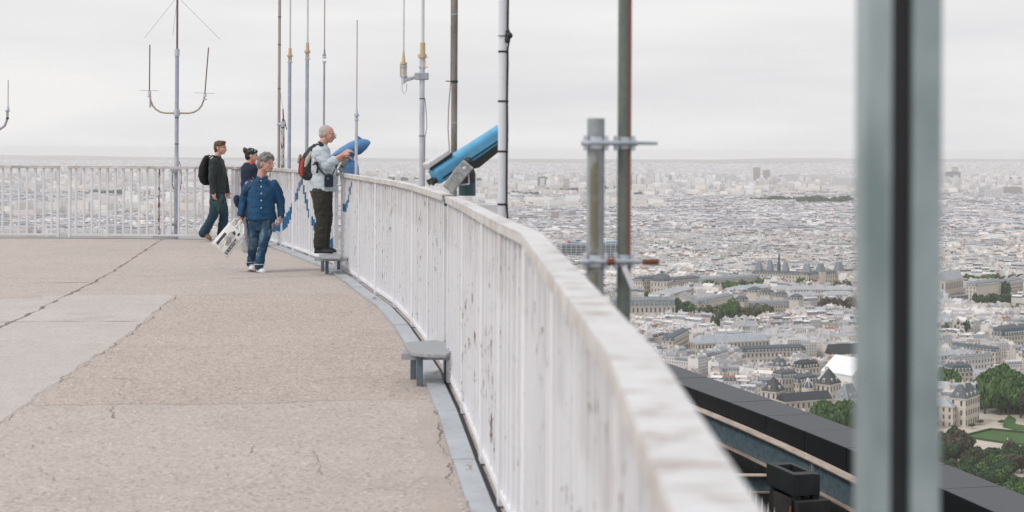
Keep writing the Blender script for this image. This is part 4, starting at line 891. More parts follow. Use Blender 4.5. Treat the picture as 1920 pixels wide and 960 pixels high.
palace((1556, 774), (1577, 768), (1534, 770), 23, 'tall cream pavilion with dark pyramid roof and chimney below the white tarpaulin', 'pyramid', 12, 3, rmat=M_slatedark, chim=1)
palace((1590, 803), (1612, 796), (1569, 799), 22, 'pavilion with pale blue truncated hip roof beside the green tree', 'hip', 11, 3, rmat=M_zincdark, chim=1)
palace((1466, 768), (1496, 765), None, 26, 'cream four-storey house with wavy blue-grey mansard above the pyramid pavilion', 'mansard', 7, 4, dep=14, chim=3, name='town_house', bay=3.4, ww=1.2)
palace((1498, 768), (1534, 763), None, 22, 'cream house with slate roof and brick chimneys behind the small round dome', 'mansard', 7, 4, dep=14, chim=3, name='town_house', bay=3.4, ww=1.2)
palace((1462, 730), (1484, 727), (1440, 726), 20, 'pale house with broad dark pyramid roof above the dense near rooftops', 'pyramid', 9, 3, rmat=M_slate, chim=1, name='town_house', bay=3.4, ww=1.2)
palace((1505, 728), (1536, 724), None, 18, 'house with black mansard and a row of white dormers left of the white tarpaulin', 'mansard', 7, 3, rmat=M_slatedark, dep=13, chim=2, name='town_house')
palace((1540, 741), (1598, 752), None, 22, 'building wrapped under a big white tarpaulin roof beside the blurred post', 'gable', 13, 1, wins=False, wmat=M_tarp, rmat=M_tarp, chim=0, dep=34, name='tarpaulin_building')
palace((1560, 686), (1622, 683), None, 11, 'long hall with steep black roof and cream gable above the white tarpaulin', 'gable', 10, 1, wins=False, rmat=M_slatedark, dep=14, chim=0, name='hall')
palace((1392, 685), (1512, 681), None, 13, 'long low hall with slate roof and a line of small skylights', 'mansard', 6, 2, rmat=M_slate, dep=13, chim=0, name='hall')
palace((1308, 671), (1442, 664), None, 15, 'very long hall with grey glazed roof and reddish cornice', 'hip', 7, 2, rmat=M_zinc, dep=20, chim=0, dormers=False, name='hall')
palace((1262, 676), (1292, 659), (1228, 668), 20, 'cream corner building with slate roof left of the long glazed hall', 'mansard', 6, 4, dep=12, chim=2)
palace((1150, 604), (1266, 603), None, 20, 'long cream palace with tall dark windows and grey slate roof right of the green mast', 'mansard', 11, 2, rmat=M_zincdark, dep=16, chim=3, bay=5.5, ww=2)
palace((1309, 597), (1376, 583), (1271, 579), 18, 'long-cornered cream block with grey roofs between two groups of riverside trees', 'mansard', 6, 4, chim=6, rmat=M_zincdark, dep=16)
palace((1272, 580), (1308, 596), None, 18, 'left flank of the cream riverside block, seen obliquely above the trees', 'mansard', 6, 4, chim=4, rmat=M_zincdark, dep=14)
palace((1250, 562), (1262, 558), (1238, 559), 26, 'small cream tower building with blue-grey dome among the long riverside blocks', 'dome', 11, 3, chim=0, name='domed_building')
palace((1205, 560), (1242, 556), None, 25, 'long cream block with slate mansard left of the domed building', 'mansard', 7, 4, dep=18, chim=4)
palace((1262, 552), (1314, 547), None, 18, 'long cream block with slate mansard right of the domed building', 'mansard', 7, 4, dep=20, chim=4)
palace((1318, 549), (1425, 541), None, 16, 'very long riverside block with grey roof behind the row of trees', 'mansard', 6, 4, dep=30, chim=8, rmat=M_zincdark)
palace((1258, 574), (1300, 562), (1212, 563), 17, 'low curved-looking cream block with flat grey roofs in front of the domed building', 'hip', 3, 3, chim=5, rmat=M_zinc, dormers=False, dep=30)
palace((1385, 566), (1447, 559), None, 17, 'pale-roofed cream court building left of the law courts', 'hip', 4, 3, rmat=M_zinc, dep=26, chim=3, dormers=False)
palace((1450, 566), (1600, 566), None, 18, 'very long court building with pale zinc roofs', 'hip', 4, 3, rmat=M_zinc, dep=22, chim=5, dormers=False)
palace((1480, 580), (1541, 577), None, 18, 'pale-roofed cream court wing in front of the very long court building', 'hip', 4, 3, rmat=M_zinc, dep=18, chim=3, dormers=False)
palace((1545, 575), (1603, 575), None, 17, 'cream court wing beside the dark reddish trees', 'hip', 4, 3, rmat=M_zinc, dep=18, chim=2, dormers=False)
palace((1406, 596), (1489, 592), None, 15, 'long law-court wing with slate roof between two domed pavilions', 'mansard', 6, 3, rmat=M_zincdark, dep=16, chim=2)
for px, py, lb in ((1394, 596, 'leftmost slate-domed pavilion of the law courts'), (1418.6, 576, 'upper left slate-domed pavilion of the law courts'), (1443, 582, 'middle slate-domed pavilion of the law courts'), (1468, 586, 'third slate-domed pavilion of the law courts from the left'), (1497, 592, 'rightmost slate-domed pavilion of the law courts')):
    palace((px, py + 2), (px + 9.5, py), (px - 9.5, py), 22, lb, 'mansard', 7, 3, chim=0, name='pavilion_building', wins=False)
hall = palace((1516, 542), (1578, 538), (1408, 533), 21, 'large ornate city hall with steep slate pavilions and a central spire', 'mansard', 6, 3, rmat=M_slate, chim=0, bay=5, dep=30, name='city_hall', pav=((.46, -.4, 13, 13, 26, 14, 'hip'), (-.1, -.4, 12, 12, 26, 13, 'hip')))
palace((1409, 536), (1514, 541), None, 20, 'long ornate front of the city hall with four steep slate pavilions', 'mansard', 6, 3, rmat=M_slate, chim=0, bay=5, dep=16, name='city_hall',
       pav=((-.40, .1, 10, 12, 25, 15, 'hip'), (-.20, .1, 9, 12, 25, 17, 'hip'), (.08, .1, 9, 12, 25, 16, 'hip'), (.46, .0, 13, 15, 25, 13, 'hip')), spire=(-.045, .2, 34, 58, 2.6))
palace((1772, 570), (1806, 563), None, 33, 'church transept with pale lead roof just right of the blurred post', 'gable', 12, 2, rmat=M_zinc, dep=14, chim=0, name='church', ww=2.2, bay=6)
palace((1784, 575), (1815, 572), None, 14, 'grey-green scaffolding against the church', 'flat', 1, 4, wmat=M_zincdark, rmat=M_zinc, dep=5, chim=0, name='scaffolding', cat='scaffolding', wins=True, bay=3)
palace((1830, 572), (1877, 565), None, 26, 'ornate cream block right of the church behind the dark tree', 'mansard', 7, 5, dep=16, chim=4, rmat=M_zincdark)
palace((1891, 563), (1918, 558), None, 24, 'ornate cream corner block at the right edge by the riverside trees', 'mansard', 7, 5, dep=16, chim=3, rmat=M_zincdark)
palace((1880, 662), (1935, 657), None, 18, 'long building with tall dark blue slate roof at the right edge', 'mansard', 11, 3, rmat=M_slate, dep=15, chim=4)
palace((1778, 678), (1866, 688), None, 15, 'long narrow blue-grey-roofed range running diagonally right of the post', 'mansard', 5, 3, rmat=M_slate, dep=12, chim=5)
palace((1764, 697), (1828, 690), None, 16, 'white-roofed range left of the small courtyard trees', 'hip', 3, 3, rmat=M_tarp if False else M_zinc, dep=14, chim=3, dormers=False, wmat=M_whitestone)
palace((1792, 708), (1862, 700), None, 16, 'white-roofed range right of the small courtyard trees', 'mansard', 4, 3, rmat=M_zincdark, dep=12, chim=5, wmat=M_whitestone)
palace((1786, 740), (1824, 738), None, 20, 'cream mansion with blue-grey roof half hidden by the big trees', 'mansard', 8, 4, dep=14, chim=3)
palace((1856, 738), (1925, 740), None, 17, 'long pale-roofed row behind the big green trees at the right edge', 'hip', 4, 4, rmat=M_zinc, dep=14, chim=5, dormers=False)
# small round dome
c = gp(1514.5, 772); r = empty('domed_chapel', (c.x, c.y, GZ), 'small round white-ribbed dome on a drum in front of the cream houses', 'dome'); exclude(c, Vector((1, 0)), 10, 10)
m_ = MB(); m_.tube([(c.x, c.y, GZ), (c.x, c.y, GZ + 15)], 6.5, 16); m_.tube([(c.x, c.y, GZ + 15), (c.x, c.y, GZ + 20.5)], 5.2, 16); m_.build('drum', M_plainstone, r)
m_ = MB(); m_.tube([(c.x, c.y, GZ + 20.5 + 5 * math.sin(R(q))) for q in (0, 20, 40, 60, 80)], [5.1 * math.cos(R(q)) for q in (0, 20, 40, 60, 80)], 16); dm = m_.build('dome', M_slate, r)
m_ = MB()
for k in range(8): a = k * math.pi / 4; m_.tube([(c.x + 5.2 * math.cos(R(q)) * math.cos(a), c.y + 5.2 * math.cos(R(q)) * math.sin(a), GZ + 20.6 + 5.1 * math.sin(R(q))) for q in (0, 20, 40, 60, 80)], .28, 4)
m_.build('ribs', M_whitestone, dm); m_ = MB(); m_.tube([(c.x, c.y, GZ + 25.3), (c.x, c.y, GZ + 27.2), (c.x, c.y, GZ + 28.4)], [1.3, 1.2, .2], 8); m_.build('lantern', M_whitestone, r)
# glass-and-duct arts centre --------------------------------------------------
A_, B_ = gp(1052, 490), gp(1172, 489); u = (B_ - A_); w_ = u.length; u /= w_; v = Vector((-u.y, u.x)); cen = A_ + u * w_ / 2 + v * 25; exclude(cen, u, w_ / 2 + 12, 35); exclude(cen - Vector((0, 110)), u, w_ / 2, 80)
r = empty('arts_centre', (cen.x, cen.y, GZ), 'large building with white external frame and blue rooftop ducts behind the clamped post', 'building'); P = lambda a, b, z: Vector((cen.x + u.x * a + v.x * b, cen.y + u.y * a + v.y * b, GZ + z)); ax = (Vector((u.x, u.y, 0)), Vector((v.x, v.y, 0)), Vector((0, 0, 1)))
m_ = MB(); m_.box(P(0, 0, 16), (w_ - 4, 48, 32), ax); m_.build('glazed_core', simple('blue_grey_glazing', (.08, .12, .16), .3, 0, .3, .2), r)
m_ = MB()
for f in range(7): m_.box(P(0, -26, 5 + f * 5), (w_, .8, .7), ax); m_.box(P(-w_ / 2, 0, 5 + f * 5), (.8, 50, .7), ax)
for k in range(14): m_.box(P(-w_ / 2 + w_ * k / 13, -26, 18), (.7, .9, 36), ax)
for k in range(5): m_.box(P(-w_ / 2, -24 + k * 12, 18), (.9, .7, 36), ax)
m_.build('frame', M_whitesteel, r)
for k in range(9):
    m_ = MB(); q = P(-w_ / 2 + w_ * (k + .7) / 10, -15 + (k % 3) * 6, 35.5); m_.tube([q - ax[0] * 5.5, q + ax[0] * 5.5], 2.2, 10); m_.build('rooftop_duct', M_bluepipe if k % 3 else M_whitesteel, r)
m_ = MB(); m_.box(P(-w_ / 2 + 16, -10, 37), (9, 8, 4), ax); m_.build('plant_room', simple('red_plant_room', (.5, .08, .06), .6), r)
# towers and slabs ---------------------------------------------------------------
M_tow = {'d': simple('dark_tower_cladding', (.22, .21, .24), .6, 0, .1, .05), 'w': city_mat('white_tower_block', True, fixed=(.76, .75, .76), wx=6, wz=6), 'b': city_mat('brownish_tower_block', True, fixed=(.46, .41, .40), wx=6, wz=6)}
def tower(x0, x1, ytop, ybase, k, label, dep=18, group=None):
    a, b = gp(x0, ybase), gp(x1, ybase); h = (ybase - ytop) * a.y / F; m_ = MB(); n = int(max(1, (x1 - x0) // 14)); cen = (a + b) / 2; w = (b - a).length
    exclude(cen + Vector((0, dep / 2)), Vector((1, 0)), w / 2 + 8, dep / 2 + 8)
    z0 = float(terrain(cen.x, cen.y)); m_.box((cen.x, cen.y + dep / 2, z0 + h / 2 - 2), (w, dep, h + 4)); m_.box((cen.x + w * .1, cen.y + dep / 2, z0 + h + 1.5), (w * .4, dep * .5, 3)); m_.box((cen.x, cen.y + dep / 2, z0 + h + .2), (w + 1, dep + 1, .6))
    single(m_, 'tower_block', M_tow[k], (cen.x, cen.y, z0), label, 'tower', group)
tower(1008, 1026, 333, 355, 'd', 'isolated dark grey tower left of the clamped post'); tower(1413, 1425, 317, 349, 'b', 'tallest pinkish twin tower on the skyline')
tower(1431, 1443, 322, 348, 'b', 'second pinkish tower right beside the tallest one'); tower(1775, 1800, 325, 348, 'd', 'dark slab tower just right of the blurred post')
tower(1786, 1796, 316, 330, 'b', 'small tower top peeping behind the dark slab at right'); tower(1232, 1238, 406, 425, 'b', 'slim grey tower of a pair in the middle of the city'); tower(1240, 1248, 406, 425, 'w', 'slim white tower of a pair in the middle of the city')
tower(1034, 1048, 399, 420, 'b', 'reddish block left of the clamped post'); tower(1066, 1080, 396, 416, 'b', 'brownish block beside the trees left of the clamped post'); tower(893, 903, 340, 358, 'w', 'white tower between telescope and white mast')
tower(1138, 1166, 361, 384, 'w', 'white slab between the clamped post and green mast'); tower(1470, 1500, 330, 349, 'w', 'long white slab right of the twin towers'); tower(1505, 1560, 331, 345, 'w', 'widest white slab block near the skyline', 14)
tower(1562, 1606, 338, 362, 'w', 'broad white housing block left of the blurred post', 14); tower(1850, 1878, 356, 378, 'w', 'white cubic block right of the dark slab tower'); tower(1215, 1225, 318, 330, 'w', 'faint tower near the horizon right of the green mast')
tower(1345, 1380, 332, 347, 'w', 'pale slab left of the pinkish towers'); tower(946, 1003, 400, 415, 'w', 'row-like white slab just right of the white mast', 14); tower(1884, 1915, 352, 372, 'b', 'brownish-grey slab at the right edge')
tower(20, 42, 344, 362, 'w', 'pale tower behind the far railing at left'); tower(232, 250, 345, 360, 'w', 'pale block behind the far railing left of the forked mast'); tower(270, 280, 358, 375, 'b', 'brownish block behind the far railing left of the forked mast')
tower(348, 360, 352, 370, 'w', 'pale block behind the far railing right of the forked mast')
# ================================================================ GARDEN
def gsheet(name, px, mat, z, kind='structure', h=0):
    pts = [gp(*p) for p in px]; m_ = MB()
    if h: m_.prism(pts[::-1] if Vector(pts[0]).cross(Vector(pts[1])) > 0 else pts, GZ + z, GZ + z + h)
    else: m_.add([(p.x, p.y, GZ + z) for p in pts], [tuple(range(len(pts)))])
    return single(m_, name, mat, (pts[0].x, pts[0].y, GZ + z), kind=kind)
M_sand = simple('sandy_garden_gravel', (.50, .44, .38), .9, 0, .08, .05); M_lawn = simple('mown_lawn', (.05, .115, .025), .9, 0, .15, .06)
gsheet('garden_path', [(1690, 830), (1760, 790), (1838, 775), (1900, 770), (2100, 780), (2300, 900), (2200, 1100), (1700, 1100)][::-1], M_sand, .3)
gsheet('lawn', [(1808, 819), (1857, 808.5), (1918, 814), (2010, 826), (1960, 838), (1886, 831)][::-1], M_lawn, .7)
gsheet('lawn', [(1882, 790), (1892, 779), (1905, 787), (1903, 796), (1925, 800), (1990, 808), (1985, 812), (1900, 807), (1880, 802)][::-1], M_lawn, .7)
def hedge(px, lab):
    pts = [gp(*p) for p in px]; m_ = MB()
    for a, b in zip(pts, pts[1:]):
        d = (b - a); L = d.length; d /= L; n = Vector((-d.y, d.x)); m_.box(((a.x + b.x) / 2, (a.y + b.y) / 2, GZ + 1.2), (L, 1.6, 1.6), (Vector((d.x, d.y, 0)), Vector((n.x, n.y, 0)), Vector((0, 0, 1))))
    single(m_, 'hedge', M_leafd, (pts[0].x, pts[0].y, GZ), lab, 'hedge')
hedge([(1807, 820), (1857, 807.5), (1919, 813), (2012, 826)], 'low clipped dark hedge along the far side of the lawn'); hedge([(1808, 821), (1886, 833), (1960, 840)], 'low clipped dark hedge along the near side of the lawn')
for px, py in ((1823, 804), (1839, 797), (1878, 797)):
    c = gp(px, py); r = empty('round_bush', (c.x, c.y, GZ + .3), {1823: 'round green bush at the foot of the pavilion, left one', 1839: 'round green bush at the right corner of the pavilion', 1878: 'round green bush alone on the gravel right of the pavilion'}[px], 'bush')
    o = bpy.data.objects.new('crown', CROWNS['g'][0]); COL.objects.link(o); o.parent = r; o.location = (0, 0, 2.6); o.scale = (2.3, 2.3, 2.0); o = bpy.data.objects.new('stem', TRUNK); COL.objects.link(o); o.parent = r; o.scale = (2, 2, 2)
c = gp(1889, 833); r = empty('statue', (c.x, c.y, GZ + .7), 'small white statue on a pedestal at the near edge of the lawn', 'statue'); m_ = MB(); m_.box((c.x, c.y, GZ + 1.7), (1.4, 1.4, 2)); m_.build('pedestal', M_whitestone, r)
m_ = MB(); m_.tube([(c.x, c.y, GZ + 2.7), (c.x, c.y, GZ + 3.6), (c.x, c.y, GZ + 4.3), (c.x, c.y, GZ + 4.5), (c.x, c.y, GZ + 4.9)], [.45, .38, .42, .14, .2], 8); m_.build('figure', M_whitestone, r)
tg = 'big trees around the palace garden'
for (x0, x1, y0, y1, n, h, rad, kinds, lab) in (
    (1840, 1905, 752, 780, 14, 32, 11, 'ggg', 'large bright green tree behind the palace pavilion'), (1762, 1798, 742, 760, 6, 27, 9, 'gg', 'green tree behind the left wing of the palace by the post'),
    (1898, 1990, 752, 794, 18, 29, 10, 'dgbb', 'dark reddish-green tree at the right edge behind the lawn'),
    (1762, 1808, 845, 875, 12, 18, 7, 'ddbb', 'dark brown-green tree in front of the palace wing'), (1805, 1870, 872, 902, 15, 14, 6, 'dbdg', 'dark tree on the near side of the lawn, left half'),
    (1882, 1990, 868, 900, 20, 15, 7, 'dbb', 'dark brown tree on the near side of the lawn at the right edge'), (1762, 1880, 900, 945, 28, 15, 6.5, 'dgdb', 'mixed green and brown tree just above the dark stone parapet'),
    (1880, 1990, 900, 985, 30, 15, 6.5, 'ggdb', 'green tree above the dark parapet at the lower right corner'), (1524, 1606, 803, 840, 15, 27, 9, 'gg', 'bright green tree above the dark parapet left of the blurred post'),
    (1600, 1760, 800, 900, 16, 20, 8, 'gd', 'green tree hidden mostly behind the blurred post')):
    for k in range(n):
        px, py = x0 + (x1 - x0) * ((k + .5) / n if n < 12 else random.random()), random.uniform(y0, y1); c = gp(px, py); tree(c.x, c.y, h * random.uniform(.85, 1.12), rad * random.uniform(.85, 1.15), random.choice(kinds), lab, tg + ': ' + lab.split(' tree ')[-1][:40])
rg = 'riverside plane trees'
tree_row((1322, 552), (1400, 549), 12, 19, 8.0, 'ggo', 'green riverside tree in front of the very long block', rg); tree_row((1402, 547), (1441, 542), 6, 18, 8.0, 'g', 'green riverside tree left below the city hall', rg)
tree_row((1272, 588), (1306, 606), 7, 20, 8.0, 'gd', 'dark green tree left of the cream riverside block', rg); tree_row((1318, 612), (1384, 598), 12, 23, 8.5, 'ggo', 'green tree right of the cream riverside block', rg)
tree_row((1385, 601), (1440, 597), 8, 17, 7.0, 'oo', 'olive quay tree along the law courts', rg); tree_row((1493, 549), (1520, 547), 5, 21, 7.5, 'g', 'green tree in front of the city hall corner', rg)
tree_row((1573, 551), (1605, 549), 5, 19, 7.0, 'go', 'tree right of the city hall', rg); tree_row((1548, 592), (1600, 589), 9, 20, 7.5, 'bb', 'dark reddish tree beside the law courts', rg)
tree_row((1208, 566), (1232, 574), 4, 17, 7.0, 'g', 'tree by the low curved-looking block', rg); tree_row((1240, 578), (1250, 582), 2, 17, 6.0, 'g', 'tree right of the low curved-looking block', rg)
tree_row((1797, 538), (1925, 535), 17, 18, 8.0, 'ggo', 'riverside tree in the long row right of the post', rg); tree_row((1832, 582), (1895, 577), 10, 20, 8.5, 'dd', 'dark tree below the ornate cream block', rg); tree_row((1880, 562), (1890, 566), 3, 29, 10.0, 'd', 'tall dark tree between the two ornate blocks', rg)
tree_row((1764, 640), (1800, 634), 6, 19, 7.5, 'd', 'dark tree just right of the post below the church', rg); tree_row((1796, 690), (1826, 688), 5, 17, 6.0, 'g', 'green courtyard tree between the white-roofed ranges', rg)
tree_row((1510, 754), (1520, 752), 2, 17, 6.0, 'g', 'small tree beside the small round dome', rg); tree_row((1336, 629), (1342, 629), 2, 20, 5.0, 'd', 'lone dark conifer-like tree among near rooftops', rg); tree_row((1424, 718), (1440, 716), 3, 17, 6.0, 'g', 'small green tree among the near rooftops', rg)
tree_row((1895, 590), (1990, 588), 9, 14, 7.0, 'g', 'green tree by the small park at the right edge', rg)
# far wooded parks: masses of trees nobody could count
def woods(px0, px1, py, deep, n, name='woods', h=16, rad=9):
    a, b = gp(px0, py), gp(px1, py); r = np.random.default_rng(int(px0)); lib = [m for m in CROWNS_S['d']]; V = []; Fc = []
    src = np.empty(len(lib[0].vertices) * 3); lib[0].vertices.foreach_get('co', src); src = src.reshape(-1, 3)
    ph = r.uniform(0, 6)
    for k in range(n):
        tt = r.random(); wv = .5 + .5 * math.sin(tt * 9 + ph)
        if r.random() > .35 + .65 * wv: continue
        c = a.lerp(b, tt); yy = c.y + r.random() * deep * (.25 + .75 * wv); s = rad * r.uniform(.6, 1.35); q = r.random() * 6.28; rot = np.array([[math.cos(q), -math.sin(q), 0], [math.sin(q), math.cos(q), 0], [0, 0, 1]])
        V.append(src @ rot.T * s + np.array([c.x * yy / c.y, yy, float(terrain(c.x, yy)) + h - s * .5]))
    V = np.concatenate(V); me = bpy.data.meshes.new(name); me.from_pydata(V.tolist(), [], np.arange(len(V)).reshape(-1, 4).tolist()); me.materials.append(M_leafd); o = bpy.data.objects.new(name, me); COL.objects.link(o); o['kind'] = 'stuff'
    exclude((a + b) / 2 + Vector((0, deep / 2)), Vector((1, 0)), (b - a).length / 2, deep / 2)
woods(1030, 1096, 367, 500, 110, h=22, rad=13); woods(1418, 1500, 384, 420, 130, h=22, rad=13); woods(1505, 1590, 388, 520, 170, h=26, rad=14); woods(960, 1010, 372, 300, 50, h=20, rad=12)
woods(1130, 1170, 362, 500, 60, h=20, rad=13); woods(1860, 1925, 345, 700, 90, h=22, rad=15); woods(985, 1050, 413, 60, 30, h=14, rad=8); woods(1160, 1215, 372, 200, 40, h=20, rad=12); woods(150, 230, 372, 500, 70, h=22, rad=14); woods(270, 310, 386, 200, 40, h=20, rad=12); woods(690, 900, 348, 900, 160, h=22, rad=15)
# ================================================================ TOWN HOUSES
PARKS.append([tuple(gp(*p)) for p in ((1690, 1100), (1690, 830), (1762, 785), (1838, 765), (1905, 745), (2100, 745), (2300, 1100))])
PARKS.append([tuple(gp(*p)) for p in ((1515, 1000), (1515, 805), (1600, 790), (1762, 785), (1700, 1100))])
PARKS.append([tuple(gp(*p)) for p in ((1380, 575), (1460, 600), (1600, 596), (1620, 585), (1540, 588), (1400, 598))])
def houses_region(ymin, ymax, xl, xr, lot, dist_step, seed, court=True, hm=1.0, street=11):
    """xl,xr: X/Y limits.  returns table"""
    r = np.random.default_rng(seed); out = []; cs = []
    for yy in np.arange(ymin - dist_step, ymax + dist_step, dist_step):
        for xx in np.arange(xl * yy - dist_step * 2, xr * yy + dist_step * 2, dist_step): cs.append((xx + r.uniform(-.3, .3) * dist_step, yy + r.uniform(-.3, .3) * dist_step, r.uniform(-.6, .6) + (.35 if r.random() < .5 else -.25)))
    cs = np.array(cs)
    for cx, cy, a in cs:
        ca, sa = math.cos(a), math.sin(a); bw, bh = r.uniform(70, 125), r.uniform(46, 70); n = int(dist_step / 40)
        for i in range(-n, n + 1):
            for j in range(-n, n + 1):
                u, v = i * (bw + street), j * (bh + street)
                if abs(u) > dist_step or abs(v) > dist_step: continue
                bx, by = cx + ca * u - sa * v, cy + sa * u + ca * v
                if by < ymin or by > ymax or bx < xl * by or bx > xr * by: continue
                dd = (cs[:, 0] - bx) ** 2 + (cs[:, 1] - by) ** 2
                if (cs[dd.argmin(), 0], cs[dd.argmin(), 1]) != (cx, cy): continue
                hb = r.uniform(14.5, 20) * hm; bk = r.random(); bid = len(out)
                def lots(L, along, off, rot, dpt):
                    s = -L / 2
                    while s < L / 2 - 5:
                        w = min(r.uniform(*lot), L / 2 - s)
                        if w < 4: break
                        m = s + w / 2; s += w; uu, vv = (m, off) if not along else (off, m)
                        k = r.random() * .45 + bk * .55; h = hb + r.uniform(-1.6, 1.6) + (r.uniform(-5, 3) if r.random() < .18 else 0)
                        if k < .5: mh, mi, rh = r.uniform(2.2, 3.4), 1.1, r.uniform(.8, 1.8)
                        elif k < .85: mh, mi, rh = 0.02, .01, r.uniform(1.5, 4)
                        else: mh, mi, rh = .02, .01, .15
                        gx_, gy_ = bx + ca * uu - sa * vv, by + sa * uu + ca * vv
                        out.append((gx_, gy_, a + rot, w, dpt * r.uniform(.9, 1.05), h, mh, mi, rh, 0, bid))
                lots(bw, 0, -bh / 2 + 5.5, 0, 11); lots(bw, 0, bh / 2 - 5.5, 0, 11); lots(bh - 22, 1, -bw / 2 + 5.5, math.pi / 2, 11); lots(bh - 22, 1, bw / 2 - 5.5, math.pi / 2, 11)
                if court:
                    for _ in range(int((bw - 22) * (bh - 22) / 170)):
                        uu, vv = r.uniform(-.5, .5) * (bw - 30), r.uniform(-.5, .5) * (bh - 30); out.append((bx + ca * uu - sa * vv, by + sa * uu + ca * vv, a + (math.pi / 2 if r.random() < .5 else 0), r.uniform(7, 15), r.uniform(6, 9), hb * r.uniform(.3, .85), .02, .01, r.uniform(.3, 3), 0, bid))
    T = np.array(out); ok = free(T[:, 0], T[:, 1], 4)
    for p in PARKS: ok &= ~in_poly(T[:, 0], T[:, 1], p)
    T = T[ok]; T[:, 9] = terrain(T[:, 0], T[:, 1]); return T
R3 = np.random.default_rng(5)
near = houses_region(1050, 3700, -.08, .40, (8, 17), 260, 21)
near = near[near[:, 10].argsort(kind='stable')]
# the houses that show largest become things of their own -----------------------
P_ = near[:, :3].copy(); top = near[:, 5] + near[:, 9] + 3
vx, vy, vz = near[:, 0], near[:, 1], top - CAMZ
cr_, sr_ = math.cos(ROLL), math.sin(ROLL); pxx = CX + F * (vx * cr_ + vz * sr_) / vy; pyy = CY - F * (-vx * sr_ + vz * cr_) / vy
cop_out = np.interp(pxx, [1250, 1497, 1620, 1765, 1920], [680, 763, 808, 870, 932]); rail_edge = np.interp(pyy, [300, 400, 500, 614, 680], [930, 985, 1085, 1183, 1250])
vis = (((pxx > 960) & (pxx < 1604)) | ((pxx > 1772) & (pxx < 1912))) & (pyy < cop_out - 3) & (pxx > rail_edge + 6)
size = (near[:, 3] + near[:, 4]) * (near[:, 5] + near[:, 6] + near[:, 8]) / near[:, 1] ** 2 * vis; pick = np.argsort(-size)[:290]; pick = pick[size[pick] > 0]; mask = np.zeros(len(near), bool); mask[pick] = True
V, Fs, C, W = build_arrays(near, R3); me = mesh_from(V[~mask], Fs, C[~mask], W, 'city_houses', M_city); o = bpy.data.objects.new('city_houses', me); COL.objects.link(o); o['kind'] = 'stuff'
def sub(i, fidx, name, parent, base):
    used = sorted({v for f in fidx for v in Fs[f]}); mp_ = {v: k for k, v in enumerate(used)}
    me = mesh_from(V[i:i + 1][:, used], [tuple(mp_[v] for v in Fs[f]) for f in fidx], C[i:i + 1][:, fidx], W[fidx], name, M_city, base)
    o = bpy.data.objects.new(name, me); COL.objects.link(o); o.parent = parent; return o
cn = lambda c: 'white' if c[2] > .57 else ('cream' if c[0] > .56 else ('beige' if c[0] > .5 else 'tan'))
for i in np.nonzero(mask)[0]:
    x, y, a, w, d, h, mh, mi, rh, z = near[i, :10]; rc = C[i, 2]; red = rc[0] > rc[2] * 1.6
    roofn = 'red tiled' if red else ('dark grey' if rc[0] < .27 else ('mid grey' if rc[0] < .40 else 'pale grey')); mn = 'mansard' if mh > 1 else ('pitched' if rh > .5 else 'flat')
    zone = 'right of the blurred post' if pxx[i] > 1765 else ('above the dark parapet, ' + ('left' if pxx[i] < 1360 else 'centre' if pxx[i] < 1460 else 'right') if pyy[i] > 640 else ('below the riverside blocks' if pyy[i] > 590 else 'in the middle distance'))
    lab = f'{cn(C[i, 0])} {"tall" if h > 19 else "low" if h < 13 else "mid-height"} house with {roofn} {mn} roof, {zone}'
    base = (x, y, z); r = empty('town_house', base, lab, 'house', 'similar houses: ' + lab[:60])
    sub(i, [0, 5, 6, 7], 'wall', r, base); rf = sub(i, [1, 2, 3, 4], 'roof', r, base); sub(i, list(range(8, 13)), 'chimney', rf, base); sub(i, list(range(13, 18)), 'chimney', rf, base)
    if mh > 1:                                           # dormers on both slopes
        n = max(1, int(w / 3.2)); ca, sa = math.cos(a), math.sin(a); ux3, vx3 = Vector((ca, sa, 0)), Vector((-sa, ca, 0)); q = MB()
        for s in (-1, 1):
            for k in range(n):
                p = Vector((x, y, z + h + mh * .45)) + ux3 * ((k + .5) / n - .5) * w + vx3 * s * (d / 2 - .75); q.box(p, (1.3, 1.0, mh * .62), (ux3, vx3, Vector((0, 0, 1)))); q.box(p + vx3 * s * .52, (.85, .05, mh * .45), (ux3, vx3, Vector((0, 0, 1))), mi=1)
        q.build('dormers', [M_whitestone, M_window], rf)['kind'] = 'stuff'
# dormers of the other near houses
nm = near[(~mask) & (near[:, 6] > 1) & (near[:, 1] < 2600)]; n = len(nm); D = []
for s in (-1, 1):
    for k in (-.33, 0, .33):
        x, y, a, w, d, h, mh, mi, rh, z = nm[:, :10].T; u = k * w; v = s * (d / 2 - .7); D.append(np.stack([x + np.cos(a) * u - np.sin(a) * v, y + np.sin(a) * u + np.cos(a) * v, a, np.full(n, 1.3), np.full(n, 1.0), z + h + mh * .2, mh * .6], -1))
D = np.concatenate(D); x, y, a, w, d, z, hh = D.T; ca, sa = np.cos(a), np.sin(a); Vd = []
for dz in (0, 1):
    for du, dv in ((-1, -1), (1, -1), (1, 1), (-1, 1)): Vd.append(np.stack([x + ca * du * w / 2 - sa * dv * d / 2, y + sa * du * w / 2 + ca * dv * d / 2, z + dz * hh], -1))
Vd = np.stack(Vd, 1); fd = [(4, 5, 6, 7), (0, 1, 5, 4), (1, 2, 6, 5), (2, 3, 7, 6), (3, 0, 4, 7)]; Cd = np.tile(np.array([(.45, .47, .5), (.12, .13, .15), (.5, .48, .45), (.12, .13, .15), (.5, .48, .45)]), (len(D), 1, 1))
me = mesh_from(Vd, fd, Cd, np.zeros(5), 'city_dormers', M_city); o = bpy.data.objects.new('city_dormers', me); COL.objects.link(o); o['kind'] = 'stuff'
mid = houses_region(3700, 7600, -.40, .40, (11, 24), 420, 22, court=False, hm=1.0, street=13)
